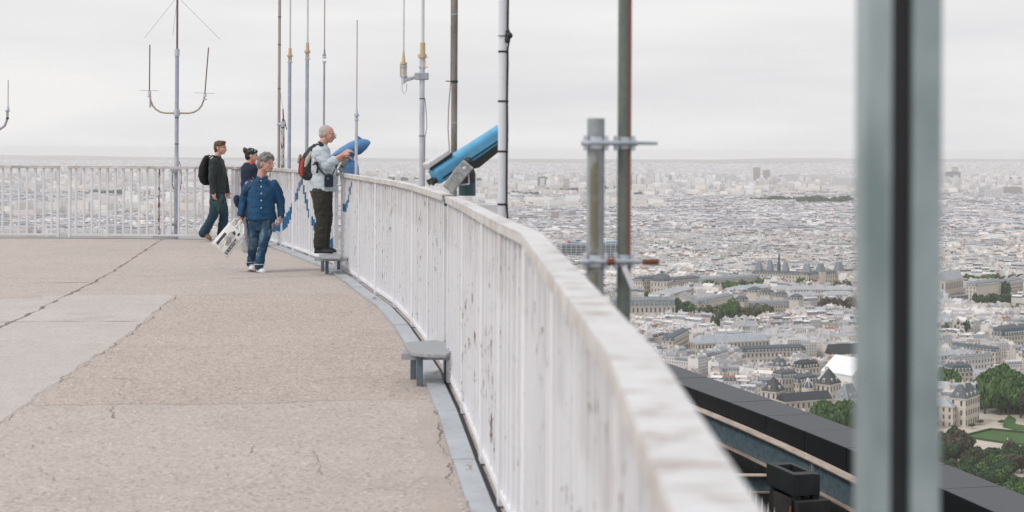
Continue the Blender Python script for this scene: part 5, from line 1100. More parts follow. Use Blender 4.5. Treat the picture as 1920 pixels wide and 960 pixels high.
V2, F2, C2, W2 = build_arrays(mid, R3, False); me = mesh_from(V2, F2, np.clip(C2 * np.array([1.0, .985, 1.0]), 0, .8), W2, 'city_quarters', M_city); o = bpy.data.objects.new('city_quarters', me); COL.objects.link(o); o['kind'] = 'stuff'
# far suburbs: boxes and slabs, thinning out ----------------------------------------
N = 52000; yy = (R3.random(N) ** .8) * (21000 - 7500) + 7500; xx = R3.uniform(-.41, .41, N) * yy; dens = vnoise(xx, yy, 1100, 31); ok = (dens > .22) | (R3.random(N) < .25); ok &= free(xx, yy, 12); xx, yy = xx[ok], yy[ok]; N = len(xx)
k = R3.random(N); w = np.where(k < .8, R3.uniform(14, 40, N), R3.uniform(30, 95, N)); d = R3.uniform(10, 22, N); h = np.where(k < .8, R3.uniform(8, 20, N), np.where(k < .94, R3.uniform(18, 38, N), R3.uniform(38, 90, N))); w = np.where(k > .94, R3.uniform(18, 34, N), w); lim = np.interp(yy, [7500, 10500, 14000], [90, 55, 16]); h = np.minimum(h, lim * R3.uniform(.6, 1, N))
Tf = np.stack([xx, yy, R3.uniform(-.7, .7, N), w, d, h, np.full(N, .02), np.full(N, .01), np.where(k < .5, 2.5, .3), terrain(xx, yy), np.arange(N)], -1)
V3, F3, C3, W3 = build_arrays(Tf, R3, False); me = mesh_from(V3, F3, np.clip((C3 * np.array([.98, .99, 1.05]) * R3.uniform(.82, 1.2, (N, 1, 1))), 0, .84), W3 * .5, 'suburbs', M_city); o = bpy.data.objects.new('suburbs', me); COL.objects.link(o); o['kind'] = 'stuff'
N2 = 2600; ys = R3.uniform(4300, 7900, N2); xs = R3.uniform(-.41, .41, N2) * ys; ok = (vnoise(xs, ys, 700, 77) > .5) & free(xs, ys, 14); xs, ys = xs[ok], ys[ok]; N2 = len(xs)
Ts = np.stack([xs, ys, R3.uniform(-.7, .7, N2), R3.uniform(18, 60, N2), R3.uniform(12, 20, N2), R3.uniform(24, 42, N2) + 20 * (R3.random(N2) < .1), np.full(N2, .02), np.full(N2, .01), np.full(N2, .3), terrain(xs, ys), np.arange(N2)], -1)
V4, F4, C4, W4 = build_arrays(Ts, R3, False); me = mesh_from(V4, F4, np.clip(C4 * 1.05, 0, .82), W4, 'apartment_slabs', M_city); o = bpy.data.objects.new('apartment_slabs', me); COL.objects.link(o); o['kind'] = 'stuff'
print('houses', len(near), len(mid), N)
# ================================================================ PEOPLE
def fabric(name, c, var=.15, scale=9, rough=.85, fade=None):
    t = NT(name); f = t.noise(scale, 4); f2 = t.noise(90, 2); col = t.mix(t.ramp(f, .3, .7), dk(c, 1 - var), dk(c, 1 + var)); col = t.mix(t.ramp(f2, .4, .7, cb=(.35, .35, .35, 1)), col, dk(c, .72))
    if fade is not None:
        col = t.mix(t.ramp(t.noise(4.5, 3, stretch=(1.6, 1.6, .8)), .52, .66, cb=(.8, .8, .8, 1)), col, fade)
    t.color(col); t.b.inputs['Roughness'].default_value = rough; t.bump(f2, .25, .003); return t.m
def skin_mat(name, c):
    t = NT(name); f = t.noise(26, 3); t.color(t.mix(t.ramp(f, .3, .7), dk(c, .92), (min(1, c[0] * 1.06), c[1] * .96, c[2] * .95))); t.b.inputs['Roughness'].default_value = .5
    t.b.inputs['Subsurface Weight'].default_value = .08; t.b.inputs['Subsurface Radius'].default_value = (.01, .004, .002); return t.m
M_skin1 = skin_mat('fair_skin', (.60, .37, .28)); M_skin2 = skin_mat('ruddy_older_skin', (.57, .33, .26)); M_skin3 = skin_mat('light_skin', (.62, .40, .31))
M_eye = simple('eye_dark', (.02, .017, .015), .25); M_lip = simple('lip_tone', (.36, .13, .11), .5); M_brow = simple('brow_hair', (.09, .055, .035), .8)
def blob(name, mb, mat, parent, vox=.008, sm=3, disp=0, dscale=18, stretch=(1, 1, 1), keep=None):
    tmp = mb.build('tmp', mat); m1 = tmp.modifiers.new('r', 'REMESH'); m1.mode = 'VOXEL'; m1.voxel_size = vox
    if sm: m2 = tmp.modifiers.new('s', 'SMOOTH'); m2.iterations = sm; m2.factor = .5
    dg = bpy.context.evaluated_depsgraph_get(); me = bpy.data.meshes.new_from_object(tmp.evaluated_get(dg)); bpy.data.objects.remove(tmp)
    if disp:
        n = len(me.vertices); co = np.empty(n * 3); me.vertices.foreach_get('co', co); co = co.reshape(-1, 3); no = np.empty(n * 3); me.vertex_normals.foreach_get('vector', no); no = no.reshape(-1, 3)
        d = np.array([noise.noise(Vector((p[0] * dscale * stretch[0], p[1] * dscale * stretch[1], p[2] * dscale * stretch[2]))) + .5 * noise.noise(Vector((p[0] * dscale * 2.3 * stretch[0], p[1] * dscale * 2.3, p[2] * dscale * 2.3 * stretch[2]))) for p in co])
        me.vertices.foreach_set('co', (co + no * (d * disp)[:, None]).ravel())
    off = parent_loc(parent); me.transform(Matrix.Translation(-off)); me.materials.clear(); me.materials.append(mat); smooth(me); me['keep_smooth'] = 1; me.name = name
    o = bpy.data.objects.new(name, me); COL.objects.link(o); o.parent = parent; return o
def limb(mb, pts, rs, seg=12):
    """rounded, tapering chain"""
    pts = [Vector(p) for p in pts]; mb.tube(pts, list(rs), seg)
    for p, r in zip(pts, rs): eli(mb, p, I3, (r, r, r), 8, 12)
def rings(mb, secs, f, s, seg=20):
    """secs: (centre, half side, half forward)"""
    loft(mb, [[Vector(c) + s * (a * math.cos(2 * math.pi * k / seg)) + f * (b * math.sin(2 * math.pi * k / seg)) for k in range(seg)] for c, a, b in secs])
def hand(mb, w, d, pn, size=1.0, curl=.5, spread=.0):
    """w: wrist, d: pointing direction, pn: palm normal; five fingers curling towards pn"""
    d = d.normalized(); pn = (pn - d * pn.dot(d)).normalized(); t = d.cross(pn).normalized(); L = .088 * size
    mb.box(w + d * L * .5, (L, .078 * size, .026 * size), (d, t, pn)); eli(mb, w + d * L * .5, (d, t, pn), (L * .62, .040 * size, .017 * size)); limb(mb, [w - d * .03, w + d * .02], [.026 * size, .026 * size])
    for i, (off, ln) in enumerate(((-.030, .066), (-.010, .076), (.011, .071), (.030, .055))):
        p = w + d * L + t * off * size; a = curl * .6; pts = [p - d * .012]; dirn = d
        for seg_, fr in enumerate((.45, .32, .25)):
            a_ = curl * (.7 + .5 * seg_); dirn = (dirn * math.cos(a_) + pn * math.sin(a_)).normalized() if seg_ else (d * math.cos(a) + pn * math.sin(a)).normalized(); pts.append(pts[-1] + dirn * ln * size * fr * 1.2)
        limb(mb, pts, [.0095 * size, .009 * size, .0085 * size, .0075 * size], 8)
    p = w + d * .022 * size - t * .030 * size; limb(mb, [p, p + (d * .7 - t * .8).normalized() * .032 * size, p + (d * .7 - t * .8).normalized() * .032 * size + (d * .8 + pn * .5).normalized() * .032 * size], [.013 * size, .011 * size, .009 * size], 8)
def head(mb, c, hf, k=1.0, tilt=0.0, jaw=1.0, nose=1.0):
    """skull, face, nose, ears.  c: centre of the skull; hf: face direction"""
    hf = hf.normalized(); up = Vector((0, 0, 1)); sd = up.cross(hf).normalized(); up = hf.cross(sd).normalized(); A = (sd, hf, up); K = k
    eli(mb, c + up * .018 * K - hf * .012 * K, A, (.076 * K, .096 * K, .088 * K), 12, 18); eli(mb, c - up * .028 * K + hf * .018 * K, A, (.064 * K, .076 * K, .082 * K), 12, 18)
    eli(mb, c - up * .078 * K + hf * .048 * K, A, (.040 * K * jaw, .038 * K, .032 * K), 10, 14); eli(mb, c - up * .062 * K - hf * .0 * K, A, (.058 * K * jaw, .06 * K, .04 * K), 10, 14)
    eli(mb, c + up * .022 * K + hf * .074 * K, A, (.052 * K, .016 * K, .014 * K)); n0 = c + up * .010 * K + hf * .088 * K; n1 = c - up * .032 * K + hf * .112 * K * nose
    mb.tube([n0, n1, n1 - hf * .02 * K - up * .006 * K], [.008 * K, .013 * K, .012 * K], 8); eli(mb, n1 - hf * .004, A, (.014 * K, .011 * K, .010 * K)); eli(mb, c - up * .056 * K + hf * .088 * K, A, (.022 * K, .010 * K, .010 * K))
    for s in (-1, 1): eli(mb, c + sd * s * .076 * K - up * .014 * K - hf * .012 * K, A, (.009 * K, .019 * K, .031 * K)); eli(mb, c + sd * s * .035 * K - up * .025 * K + hf * .066 * K, A, (.024 * K, .018 * K, .02 * K))
    return A
def face_parts(root, c, A, K, brow=None, glasses=None):
    sd, hf, up = A
    for s in (-1, 1):
        m_ = MB(); eli(m_, c + sd * s * .031 * K + up * .002 * K + hf * .081 * K, A, (.013 * K, .008 * K, .0065 * K)); m_.build('eye', M_eye, root, sm=True)
        if brow: m_ = MB(); m_.tube([c + sd * s * .016 * K + up * .022 * K + hf * .092 * K, c + sd * s * .048 * K + up * .024 * K + hf * .078 * K], [.005 * K, .0035 * K], 6); m_.build('eyebrow', brow, root)
    m_ = MB(); m_.tube([c + sd * q * K - up * .0555 * K + hf * (.0985 - abs(q) * .35) * K for q in (-.022, -.010, 0, .010, .022)], [.003 * K, .0055 * K, .005 * K, .0055 * K, .003 * K], 6); m_.build('mouth', M_lip, root)
    if glasses:
        m_ = MB()
        for s in (-1, 1):
            o = c + sd * s * .033 * K - up * .002 * K + hf * .106 * K; m_.tube([o + (sd * math.cos(a) * .024 + up * math.sin(a) * .016) * K for a in [k * math.pi / 6 for k in range(13)]], .0017, 5, cap=False)
            m_.tube([o + sd * s * .024 * K, c + sd * s * .079 * K + hf * .06 * K + up * .004 * K, c + sd * s * .081 * K - hf * .015 * K + up * .002 * K], .002, 5)
        m_.tube([c - sd * .01 * K + hf * .108 * K, c + sd * .01 * K + hf * .108 * K], .002, 5); m_.build('glasses', glasses, root)
def shoe(root, heel, toe, mat, sole, w=.046, h=.075):
    d = (toe - heel); L = d.length; d.normalize(); s = Vector((0, 0, 1)).cross(d).normalized(); up = d.cross(s); m_ = MB()
    secs = [(0.0, .6, .75, .2), (.04, .85, 1, .9), (.25, .9, 1.25, 1.0), (.42, .95, .95, .0), (.62, 1.05, .68, 0), (.82, 1.05, .52, 0), (.95, .8, .36, 0), (1.0, .45, .2, 0)]
    loft(m_, [[heel + d * L * t + s * (w * ww * math.cos(a)) + up * (.018 + max(0, math.sin(a)) * h * hh + min(0, math.sin(a)) * .012) for a in [2 * math.pi * k / 14 for k in range(14)]] for t, ww, hh, _ in secs])
    o = blob('shoe', m_, mat, root, .006, 2); m_ = MB(); loft(m_, [[heel + d * L * t + s * (w * 1.06 * ww * math.cos(a)) + up * (.010 + .010 * math.sin(a)) for a in [2 * math.pi * k / 14 for k in range(14)]] for t, ww in ((-.015, .6), (.04, .9), (.3, .92), (.62, 1.05), (.85, 1.03), (1.01, .5))]); m_.build('sole', sole, o); return o
def arm(mb, sh, el, wr, r=(.050, .040, .027)): limb(mb, [sh, sh.lerp(el, .5), el, el.lerp(wr, .4), wr], [r[0], r[0] * .93, r[1], r[1] * .97, r[2]])
def leg(mb, hp, kn, an, r=(.085, .055, .040)): limb(mb, [hp, hp.lerp(kn, .5), kn, kn.lerp(an, .35), an], [r[0], r[0] * .85, r[1], r[1] * 1.02, r[2]])
def strap(name, pts, w, mat, parent=None, th=.006):
    m_ = MB(); pts = [Vector(p) for p in pts]
    m_.tube(pts, w / 2, 6); o = m_.build(name, mat, parent); return o

# ---- grey-haired woman in denim walking towards the camera ------------------------
Y0 = 20.35; J = lambda x, y, dy=0: at(x, y, Y0 + dy)
f = Vector((.22, -.975, 0)).normalized(); s = Vector((0, 0, 1)).cross(f).normalized()      # her left, image right
base = J(484, 511); W = empty('person', (base.x, base.y, 0), 'short grey-haired woman in blue denim shirt and jeans walking forward, looking right', 'person')
hc = J(499, 306); hf = Vector((.86, -.51, -.06)); K = 1.10
m_ = MB(); A = head(m_, hc, hf, K, jaw=1.12); limb(m_, [J(492, 318, .02), J(489, 340, .02)], [.056, .066]); rings(m_, [(J(489, 338), .12, .07), (J(490, 350), .17, .10), (J(490, 372), .165, .13), (J(490, 395), .165, .13), (J(491, 412), .18, .13), (J(491, 424), .15, .11)], f, s)
ra = [J(466, 346), J(456, 378, .02), J(451, 404, -.04)]; la = [J(517, 346), J(526, 379, .04), J(527, 405, -.02)]
arm(m_, *ra); arm(m_, *la); hand(m_, ra[2], Vector((.0, -.15, -1)), Vector((.9, -.3, 0)), .95, 1.0); hand(m_, la[2], Vector((-.05, -.2, -1)), Vector((-1, .2, 0)), .92, .55)
lh, lk, lA_ = J(477, 416), J(476, 454, -.02), J(470, 496, .08); rh_, rk, rA_ = J(503, 416), J(494, 455, -.10), J(486, 500, -.12)
leg(m_, lh, lk, lA_); leg(m_, rh_, rk, rA_); blob('body', m_, M_skin2, W, .0065, 3); face_parts(W, hc, A, K, None, M_galvlight)
M_denim = fabric('blue_denim_shirt', srgb(24, 72, 108), .28, 7); M_jeans = fabric('faded_blue_jeans', srgb(30, 68, 96), .22, 6, fade=srgb(104, 128, 142))
m_ = MB(); rings(m_, [(J(490, 333, .02), .06, .058), (J(490, 338, .01), .115, .085), (J(490, 343), .170, .110), (J(490, 352), .188, .135), (J(490, 366), .186, .165), (J(490, 382), .180, .16), (J(490, 396), .190, .16), (J(491, 408), .200, .163), (J(491, 412), .202, .165)], f, s, 28)
for a_, sg in ((ra, -1), (la, 1)): limb(m_, [a_[0] - s * sg * .03 + Vector((0, 0, -.01)), a_[0].lerp(a_[1], .35), a_[1], a_[1].lerp(a_[2], .5), a_[2] - (a_[2] - a_[1]).normalized() * .02], [.076, .070, .060, .052, .050])
blob('denim_shirt', m_, M_denim, W, .0085, 2, .010, 9, (1, 1, 1.6)); m_ = MB()
for sg in (-1, 1):
    p = J(490, 334, -.07); m_.add([p + s * sg * .012 + Vector((0, 0, .005)), p + s * sg * .075 + Vector((0, .06, .035)), p + s * sg * .085 + Vector((0, .0, -.035)), p + s * sg * .04 + f * .055 + Vector((0, 0, -.062))], [(0, 1, 2, 3)])
o = m_.build('collar', M_denim, W); so_ = o.modifiers.new('s', 'SOLIDIFY'); so_.thickness = .006
for y in (338.5, 349.5, 362, 375, 389): m_ = MB(); d_ = {338.5: .115, 349.5: .150, 362: .182, 375: .178, 389: .172}[y]; eli(m_, J(488.5, y) + f * (d_ + .004), I3, (.0095, .006, .0095), 6, 8); m_.build('button', M_whip, W)
m_ = MB(); rings(m_, [(J(491, 402), .175, .14), (J(491, 414), .180, .145), (J(490, 424), .170, .13), (J(490, 431), .13, .11)], f, s, 24); limb(m_, [lh + s * .01, lh.lerp(lk, .5), lk, lk.lerp(lA_, .5), lA_ + Vector((0, 0, .015))], [.096, .084, .068, .060, .056]); limb(m_, [rh_ - s * .02, rh_.lerp(rk, .5), rk, rk.lerp(rA_, .5), rA_ + Vector((0, 0, .015))], [.096, .084, .068, .062, .064])
jn = blob('jeans', m_, M_jeans, W, .0085, 2, .010, 9, (1, 1, 1.8))
for a_, r_ in ((lA_, .070), (rA_, .076)):
    m_ = MB(); m_.tube([a_ + Vector((0, 0, .028)), a_ + Vector((0, 0, .04))], r_, 16); m_.build('turn_up', fabric('pale_turn_up', (.45, .5, .55)), jn)
M_whiteshoe = simple('white_leather', (.70, .70, .71), .5, 0, .05, 20)
shoe(W, J(470, 505, .14) + Vector((0, 0, -.02)), J(475, 506, -.10) + Vector((0, 0, .0)), M_whiteshoe, M_whiteshoe, .048, .085); hz = J(482, 510, .02); hz.z = 0; tz = J(495, 514, -.2); tz.z = 0; shoe(W, hz, tz, M_whiteshoe, M_whiteshoe, .048, .085)
M_greyhair = fabric('grey_hair', (.20, .195, .185), .45, 60, .7); M_brownhair = fabric('light_brown_hair', (.115, .062, .036), .4, 60, .6); M_blackhair = fabric('near_black_hair', (.018, .013, .012), .3, 60, .5); M_whitehair = fabric('cropped_white_hair', (.42, .40, .39), .15, 80, .8)
def hair(root, c, A, K, mat, parts, disp=.006, dscale=55, vox=.0065):
    m_ = MB(); sd, hf_, up = A
    for (a, b, u, r1, r2, r3) in parts: eli(m_, c + sd * a * K + hf_ * b * K + up * u * K, A, (r1 * K, r2 * K, r3 * K), 10, 16)
    return blob('hair', m_, mat, root, vox, 1, disp, dscale, (1, 1, .6))
hair(W, hc, A, K, M_greyhair, [(0, -.022, .045, .088, .098, .078), (0, -.052, -.005, .085, .068, .085), (0, .050, .088, .060, .046, .030), (0, -.06, -.065, .06, .045, .045), (.062, .02, .05, .028, .05, .035), (-.062, .02, .05, .028, .05, .035), (0, .0, .115, .05, .06, .022)], .013, 38)
# her bags
M_navy = fabric('navy_canvas', (.012, .018, .04), .2); t = NT('translucent_white_plastic'); t.color(t.mix(t.ramp(t.noise(14, 4), .3, .7), (.56, .58, .61), (.68, .69, .71))); t.b.inputs['Roughness'].default_value = .35; M_plastic = t.m
m_ = MB(); eli(m_, J(446, 378, .10), (Vector((1, 0, .3)).normalized(), Vector((0, 1, 0)), Vector((-.3, 0, 1)).normalized()), (.055, .10, .095)); sb = empty('shoulder_bag', J(446, 388, .10), 'dark navy shoulder bag behind the arm of the grey-haired woman', 'bag'); blob('pouch', m_, M_navy, sb, .008, 1, .004)
strap('strap', [J(452, 372, -.02), J(468, 352, -.11), J(476, 335, -.06), J(474, 333, .06), J(460, 350, .14), J(448, 372, .12)], .018, M_black, sb)
tb_ = empty('tote_bag', J(427, 470, -.12), 'white printed canvas tote bag swinging from the hand of the grey-haired woman', 'tote bag'); yb = Y0 - .14
c0, c1, c2, c3 = [Vector((x, y)) for x, y in ((396.5, 456.5), (425.5, 484.5), (458, 441.5), (430, 416.5))]
def BP(u, v, off=0.0):    # u: along c0->c1 edge 0..1, v: along c0->c3 0..1
    q = c0 * (1 - u) * (1 - v) + c1 * u * (1 - v) + c2 * u * v + c3 * (1 - u) * v; return at(q.x, q.y, yb - off)
def bulge(u, v): return .022 * (max(0, math.sin(math.pi * u) * math.sin(math.pi * v))) ** .6
n = 10; m_ = MB(); front = [BP(i / n, j / n, .006 + bulge(i / n, j / n)) for j in range(n + 1) for i in range(n + 1)]; back = [BP(i / n, j / n, -.006 - bulge(i / n, j / n)) for j in range(n + 1) for i in range(n + 1)]; N1 = (n + 1) ** 2
fs_ = [(j * (n + 1) + i, j * (n + 1) + i + 1, (j + 1) * (n + 1) + i + 1, (j + 1) * (n + 1) + i) for j in range(n) for i in range(n)]; ed = [i for i in range(n + 1)] + [(j + 1) * (n + 1) - 1 for j in range(1, n + 1)] + [n * (n + 1) + i for i in range(n - 1, -1, -1)] + [j * (n + 1) for j in range(n - 1, 0, -1)]
m_.add(front + back, fs_ + [tuple(N1 + i for i in q[::-1]) for q in fs_] + [(ed[k], N1 + ed[k], N1 + ed[(k + 1) % len(ed)], ed[(k + 1) % len(ed)]) for k in range(len(ed))]); M_canvas = fabric('white_canvas', (.82, .81, .80), .06, 12); tbag = m_.build('bag_body', M_canvas, tb_, sm=True); tbag.data['keep_smooth'] = 1
M_print = simple('dark_print_ink', (.06, .07, .075), .8, 0, .1, 30); M_printgrey = simple('grey_print_ink', (.30, .30, .31), .8, 0, .3, 60); M_printlight = simple('light_grey_print', (.48, .48, .49), .8, 0, .2, 60)
def pr(name, poly, mat, off=.003):
    m_ = MB(); cu = sum(p[0] for p in poly) / len(poly); cv = sum(p[1] for p in poly) / len(poly); m_.add([BP(cu, cv, .006 + bulge(cu, cv) + off)] + [BP(u, v, .006 + bulge(u, v) + off) for u, v in poly], [(0, 1 + i, 1 + (i + 1) % len(poly)) for i in range(len(poly))]); return m_.build(name, mat, tbag)
pr('dark_bar', [(.14, .12), (.14, .62), (.28, .62), (.28, .12)], M_print)
cx_, cy_ = .50, .70; pr('print_shape', [(cx_ + .17 * math.cos(a), cy_ + .15 * math.sin(a)) for a in [k * math.pi / 7 for k in range(14)]], M_printlight); pr('print_shape', [(.47, .42), (.42, .56), (.56, .66), (.70, .52), (.66, .34), (.55, .30)], M_printgrey, .004)
pr('print_shape', [(.44, .78), (.47, .90), (.62, .84), (.60, .76)], M_print, .006); pr('print_line', [(.36, .14), (.36, .40), (.38, .40), (.38, .14)], M_printgrey); pr('print_line', [(.47, .10), (.47, .28), (.49, .28), (.49, .10)], M_printgrey)
pr('print_shape', [(.30, .44), (.33, .60), (.40, .58), (.40, .42)], M_printlight, .004)
for k, ch in enumerate('Munch'):               # white letters on dark blocks, reading down the bag side
    v1 = .72 - k * .13; v0 = v1 - .122; pr('letter_block', [(.74, v0), (.74, v1), (.90, v1), (.90, v0)], M_print, .004)
    cu = bpy.data.curves.new('t', 'FONT'); cu.body = ch; cu.size = 1; cu.align_x = 'CENTER'; ot = bpy.data.objects.new('t', cu); COL.objects.link(ot); me = bpy.data.meshes.new_from_object(ot.evaluated_get(bpy.context.evaluated_depsgraph_get())); bpy.data.objects.remove(ot)
    r_ = (BP(.82, v0) - BP(.82, v1)).normalized(); u_ = (BP(.95, .4) - BP(.05, .4)).normalized(); o_ = BP(.755 if ch in 'Mh' else .765, (v0 + v1) / 2, .006 + bulge(.8, (v0 + v1) / 2) + .007); sc_ = .060
    for vv in me.vertices: vv.co = o_ + r_ * vv.co.x * sc_ + u_ * vv.co.y * sc_ - tb_.location
    me.materials.clear(); me.materials.append(M_canvas); me.name = 'letter'; o = bpy.data.objects.new('letter', me); COL.objects.link(o); o.parent = tbag; o.location = (0, 0, 0)
pr('letter_block', [(.70, .84), (.70, .95), (.80, .95), (.80, .84)], M_print, .004)
hd = J(452, 410, -.06)
for (u0, u1) in ((.12, .40), (.70, .95)):
    m_ = MB(); a_, b_ = BP(u0, 1.0), BP(u1, 1.0); m_.tube([a_, a_.lerp(hd, .55) + Vector((-.02, 0, .03)), hd + Vector((-.006, 0, .004)), b_.lerp(hd, .55) + Vector((.02, 0, .0)), b_], [.014, .012, .009, .012, .014], 6); m_.build('handle', M_canvas, tb_)
m_ = MB(); pts = [(460, 408), (456, 416), (458, 432), (459, 450), (460, 468), (461, 473)]; rs_ = [.012, .035, .048, .052, .058, .03]
loft(m_, [[J(x, y, .02) + Vector((1, 0, 0)) * r_ * math.cos(a) + Vector((0, 1, 0)) * r_ * 1.2 * math.sin(a) for a in [k * math.pi / 8 for k in range(16)]] for (x, y), r_ in zip(pts, rs_)])
pb = blob('plastic_bag', m_, M_plastic, None, .008, 1, .012, 14); loc = J(460, 472, .02); pb.data.transform(Matrix.Translation(-loc)); pb.location = loc; tag(pb, 'thin white plastic carrier bag hanging beside the printed tote', 'plastic bag')

# ---- young man with black backpack, far left ---------------------------------------
Y0 = 27.1; f = Vector((1, -.12, 0)).normalized(); s = Vector((0, 0, 1)).cross(f).normalized()
base = J(404, 449); Mn = empty('person', (base.x, base.y, 0), 'young man in dark jacket and jeans with a black backpack, walking right', 'person')
hc = J(413.5, 277); K = 1.08; hf = Vector((1, -.28, -.04)); m_ = MB(); A = head(m_, hc, hf, K); limb(m_, [J(410, 287), J(406, 297)], [.054, .062])
rings(m_, [(J(406, 297), .13, .07), (J(406, 306), .17, .10), (J(408, 325), .155, .11), (J(408, 345), .14, .10), (J(408, 362), .15, .10), (J(409, 370), .13, .09)], f, s)
ra = [J(400, 304, -.20), J(397, 334, -.24), J(401, 360, -.24)]; la = [J(412, 304, .18), J(421, 334, .2), J(426, 358, .16)]
arm(m_, *ra); arm(m_, *la); hand(m_, ra[2], Vector((.05, 0, -1)), Vector((.6, .8, 0)), 1, .5); hand(m_, la[2], Vector((.15, 0, -1)), Vector((.6, -.8, 0)), 1, .5)
h1, k1, a1 = J(405, 366, -.09), J(401, 402, -.09), J(382, 437, -.10); h2, k2, a2 = J(411, 366, .09), J(420, 402, .09), J(416, 439, .08); leg(m_, h1, k1, a1); leg(m_, h2, k2, a2); blob('body', m_, M_skin1, Mn, .0075, 3); face_parts(Mn, hc, A, K, M_brow)
M_jacket = fabric('dark_slate_fleece', (.030, .038, .042), .2, 8); m_ = MB()
rings(m_, [(J(407, 292), .065, .065), (J(407, 296), .085, .08), (J(406, 301), .175, .105), (J(407, 312), .205, .135), (J(408, 330), .19, .145), (J(408, 347), .18, .14), (J(408, 359), .185, .14), (J(408, 363), .18, .135)], f, s, 26)
for a_ in (ra, la): limb(m_, [a_[0], a_[0].lerp(a_[1], .4), a_[1], a_[1].lerp(a_[2], .5), a_[2]], [.080, .074, .062, .054, .048])
blob('jacket', m_, M_jacket, Mn, .010, 2, .010, 8, (1, 1, 1.6)); M_jeans2 = fabric('dark_worn_jeans', srgb(34, 62, 78), .25, 6, fade=srgb(84, 104, 96)); m_ = MB()
rings(m_, [(J(408, 358), .15, .115), (J(408, 368), .165, .125), (J(408, 376), .12, .10)], f, s); limb(m_, [h1, h1.lerp(k1, .5), k1, k1.lerp(a1, .5), a1], [.11, .10, .086, .084, .092]); limb(m_, [h2, h2.lerp(k2, .5), k2, k2.lerp(a2, .5), a2], [.11, .10, .086, .084, .088]); blob('jeans', m_, M_jeans2, Mn, .010, 2, .012, 8, (1, 1, 1.5))
M_tan = simple('tan_leather', (.26, .14, .06), .6, 0, .2, 20); M_solek = simple('dark_sole', (.05, .04, .035), .8)
hl = J(375, 440, -.10); hl.z += .02; tt_ = J(395, 449.5, -.13); tt_.z = .01; shoe(Mn, hl, tt_, M_tan, M_solek, .05, .095); hl = J(410, 447, .08); hl.z = 0; tt_ = J(437, 447, .05); tt_.z = 0; shoe(Mn, hl, tt_, M_tan, M_solek, .05, .095)
hair(Mn, hc, A, K, M_brownhair, [(0, -.018, .048, .084, .098, .070), (0, -.048, .0, .080, .066, .075), (0, .050, .092, .052, .040, .024), (0, -.058, -.050, .060, .035, .045), (.055, -.01, .01, .022, .05, .05), (-.055, -.01, .01, .022, .05, .05)], .012, 60)
bp = empty('backpack', J(383, 345, .0), 'rounded black backpack on the young man in the dark jacket', 'backpack'); m_ = MB(); rings(m_, [(J(388, 291), .05, .03), (J(387, 297), .11, .06), (J(384, 312), .15, .095), (J(383, 330), .155, .105), (J(385, 342), .13, .085), (J(387, 347), .08, .04)], f, s, 22); bb = blob('pack', m_, fabric('black_nylon', (.010, .011, .015), .2), bp, .010, 1, .005)
m_ = MB()
for sg in (-1, 1): m_.tube([J(391, 297, sg * -.13), J(399, 291.5, sg * -.12), J(409, 297, sg * -.11), J(417, 312, sg * -.10), J(416, 330, sg * -.13), J(404, 343, sg * -.17), J(392, 340, sg * -.13)], .014, 6)
m_.build('straps', M_black, bp); m_ = MB(); m_.tube([J(389, 293), J(391, 290.5), J(395, 292)], .01, 6); m_.build('grab_loop', M_black, bp)

# ---- dark-haired woman seen from behind ------------------------------------------------
Y0 = 25.4; f = Vector((.8, .6, 0)).normalized(); s = Vector((0, 0, 1)).cross(f).normalized(); base = J(470, 460)
D_ = empty('person', (base.x, base.y, 0), 'woman with dark pinned-up hair and red scarf, half hidden behind the grey-haired woman', 'person')
hc = J(472, 291); K = 1.0; hf = Vector((.88, .1, -.05)); m_ = MB(); A = head(m_, hc, hf, K); limb(m_, [J(470, 300), J(467, 308)], [.048, .056])
rings(m_, [(J(467, 308), .11, .07), (J(468, 318), .16, .10), (J(469, 340), .14, .11), (J(469, 362), .13, .10), (J(469, 380), .16, .12), (J(469, 390), .14, .10)], f, s)
la = [J(459, 316, .05), J(457, 346, .0), J(470, 352, .2)]; ra = [J(478, 316, -.10), J(484, 340, -.10), J(496, 335, .1)]; arm(m_, *la); arm(m_, *ra); hand(m_, la[2], Vector((1, .2, .2)), Vector((0, 0, 1)), .9, .6); hand(m_, ra[2], Vector((.8, .5, .3)), Vector((0, 0, 1)), .9, .6)
h1, k1, a1 = J(463, 388), J(463, 420), J(462, 452); h2, k2, a2 = J(475, 388), J(475, 420), J(475, 452); leg(m_, h1, k1, a1); leg(m_, h2, k2, a2); blob('body', m_, M_skin3, D_, .0075, 3); face_parts(D_, hc, A, K, M_blackhair)
M_navycoat = fabric('navy_knit', (.010, .020, .050), .2); m_ = MB(); rings(m_, [(J(467, 305), .085, .08), (J(467, 309), .14, .10), (J(468, 316), .19, .13), (J(468, 330), .18, .14), (J(468, 350), .165, .135), (J(469, 372), .185, .15), (J(469, 386), .195, .15)], f, s, 24)
for a_ in (la, ra): limb(m_, [a_[0], a_[1], a_[1].lerp(a_[2], .8)], [.072, .056, .048])
blob('cardigan', m_, M_navycoat, D_, .010, 2, .008, 9); m_ = MB(); leg(m_, h1, k1, a1, (.10, .075, .065)); leg(m_, h2, k2, a2, (.10, .075, .065)); rings(m_, [(J(469, 375), .16, .12), (J(469, 392), .17, .13), (J(469, 398), .12, .1)], f, s); blob('trousers', m_, fabric('dark_blue_trousers', (.02, .03, .055)), D_, .010, 2, .008, 9)
for a_ in (a1, a2): h_ = a_ - f * .07; h_.z = 0; t2 = a_ + f * .17; t2.z = 0; shoe(D_, h_, t2, M_solek, M_black, .044, .08)
hair(D_, hc, A, K, M_blackhair, [(0, -.02, .04, .088, .102, .08), (0, -.055, -.01, .08, .06, .08), (0, -.105, .07, .05, .045, .045), (.01, -.12, .095, .03, .03, .03), (0, .05, .07, .065, .045, .03)], .010, 50)
m_ = MB()
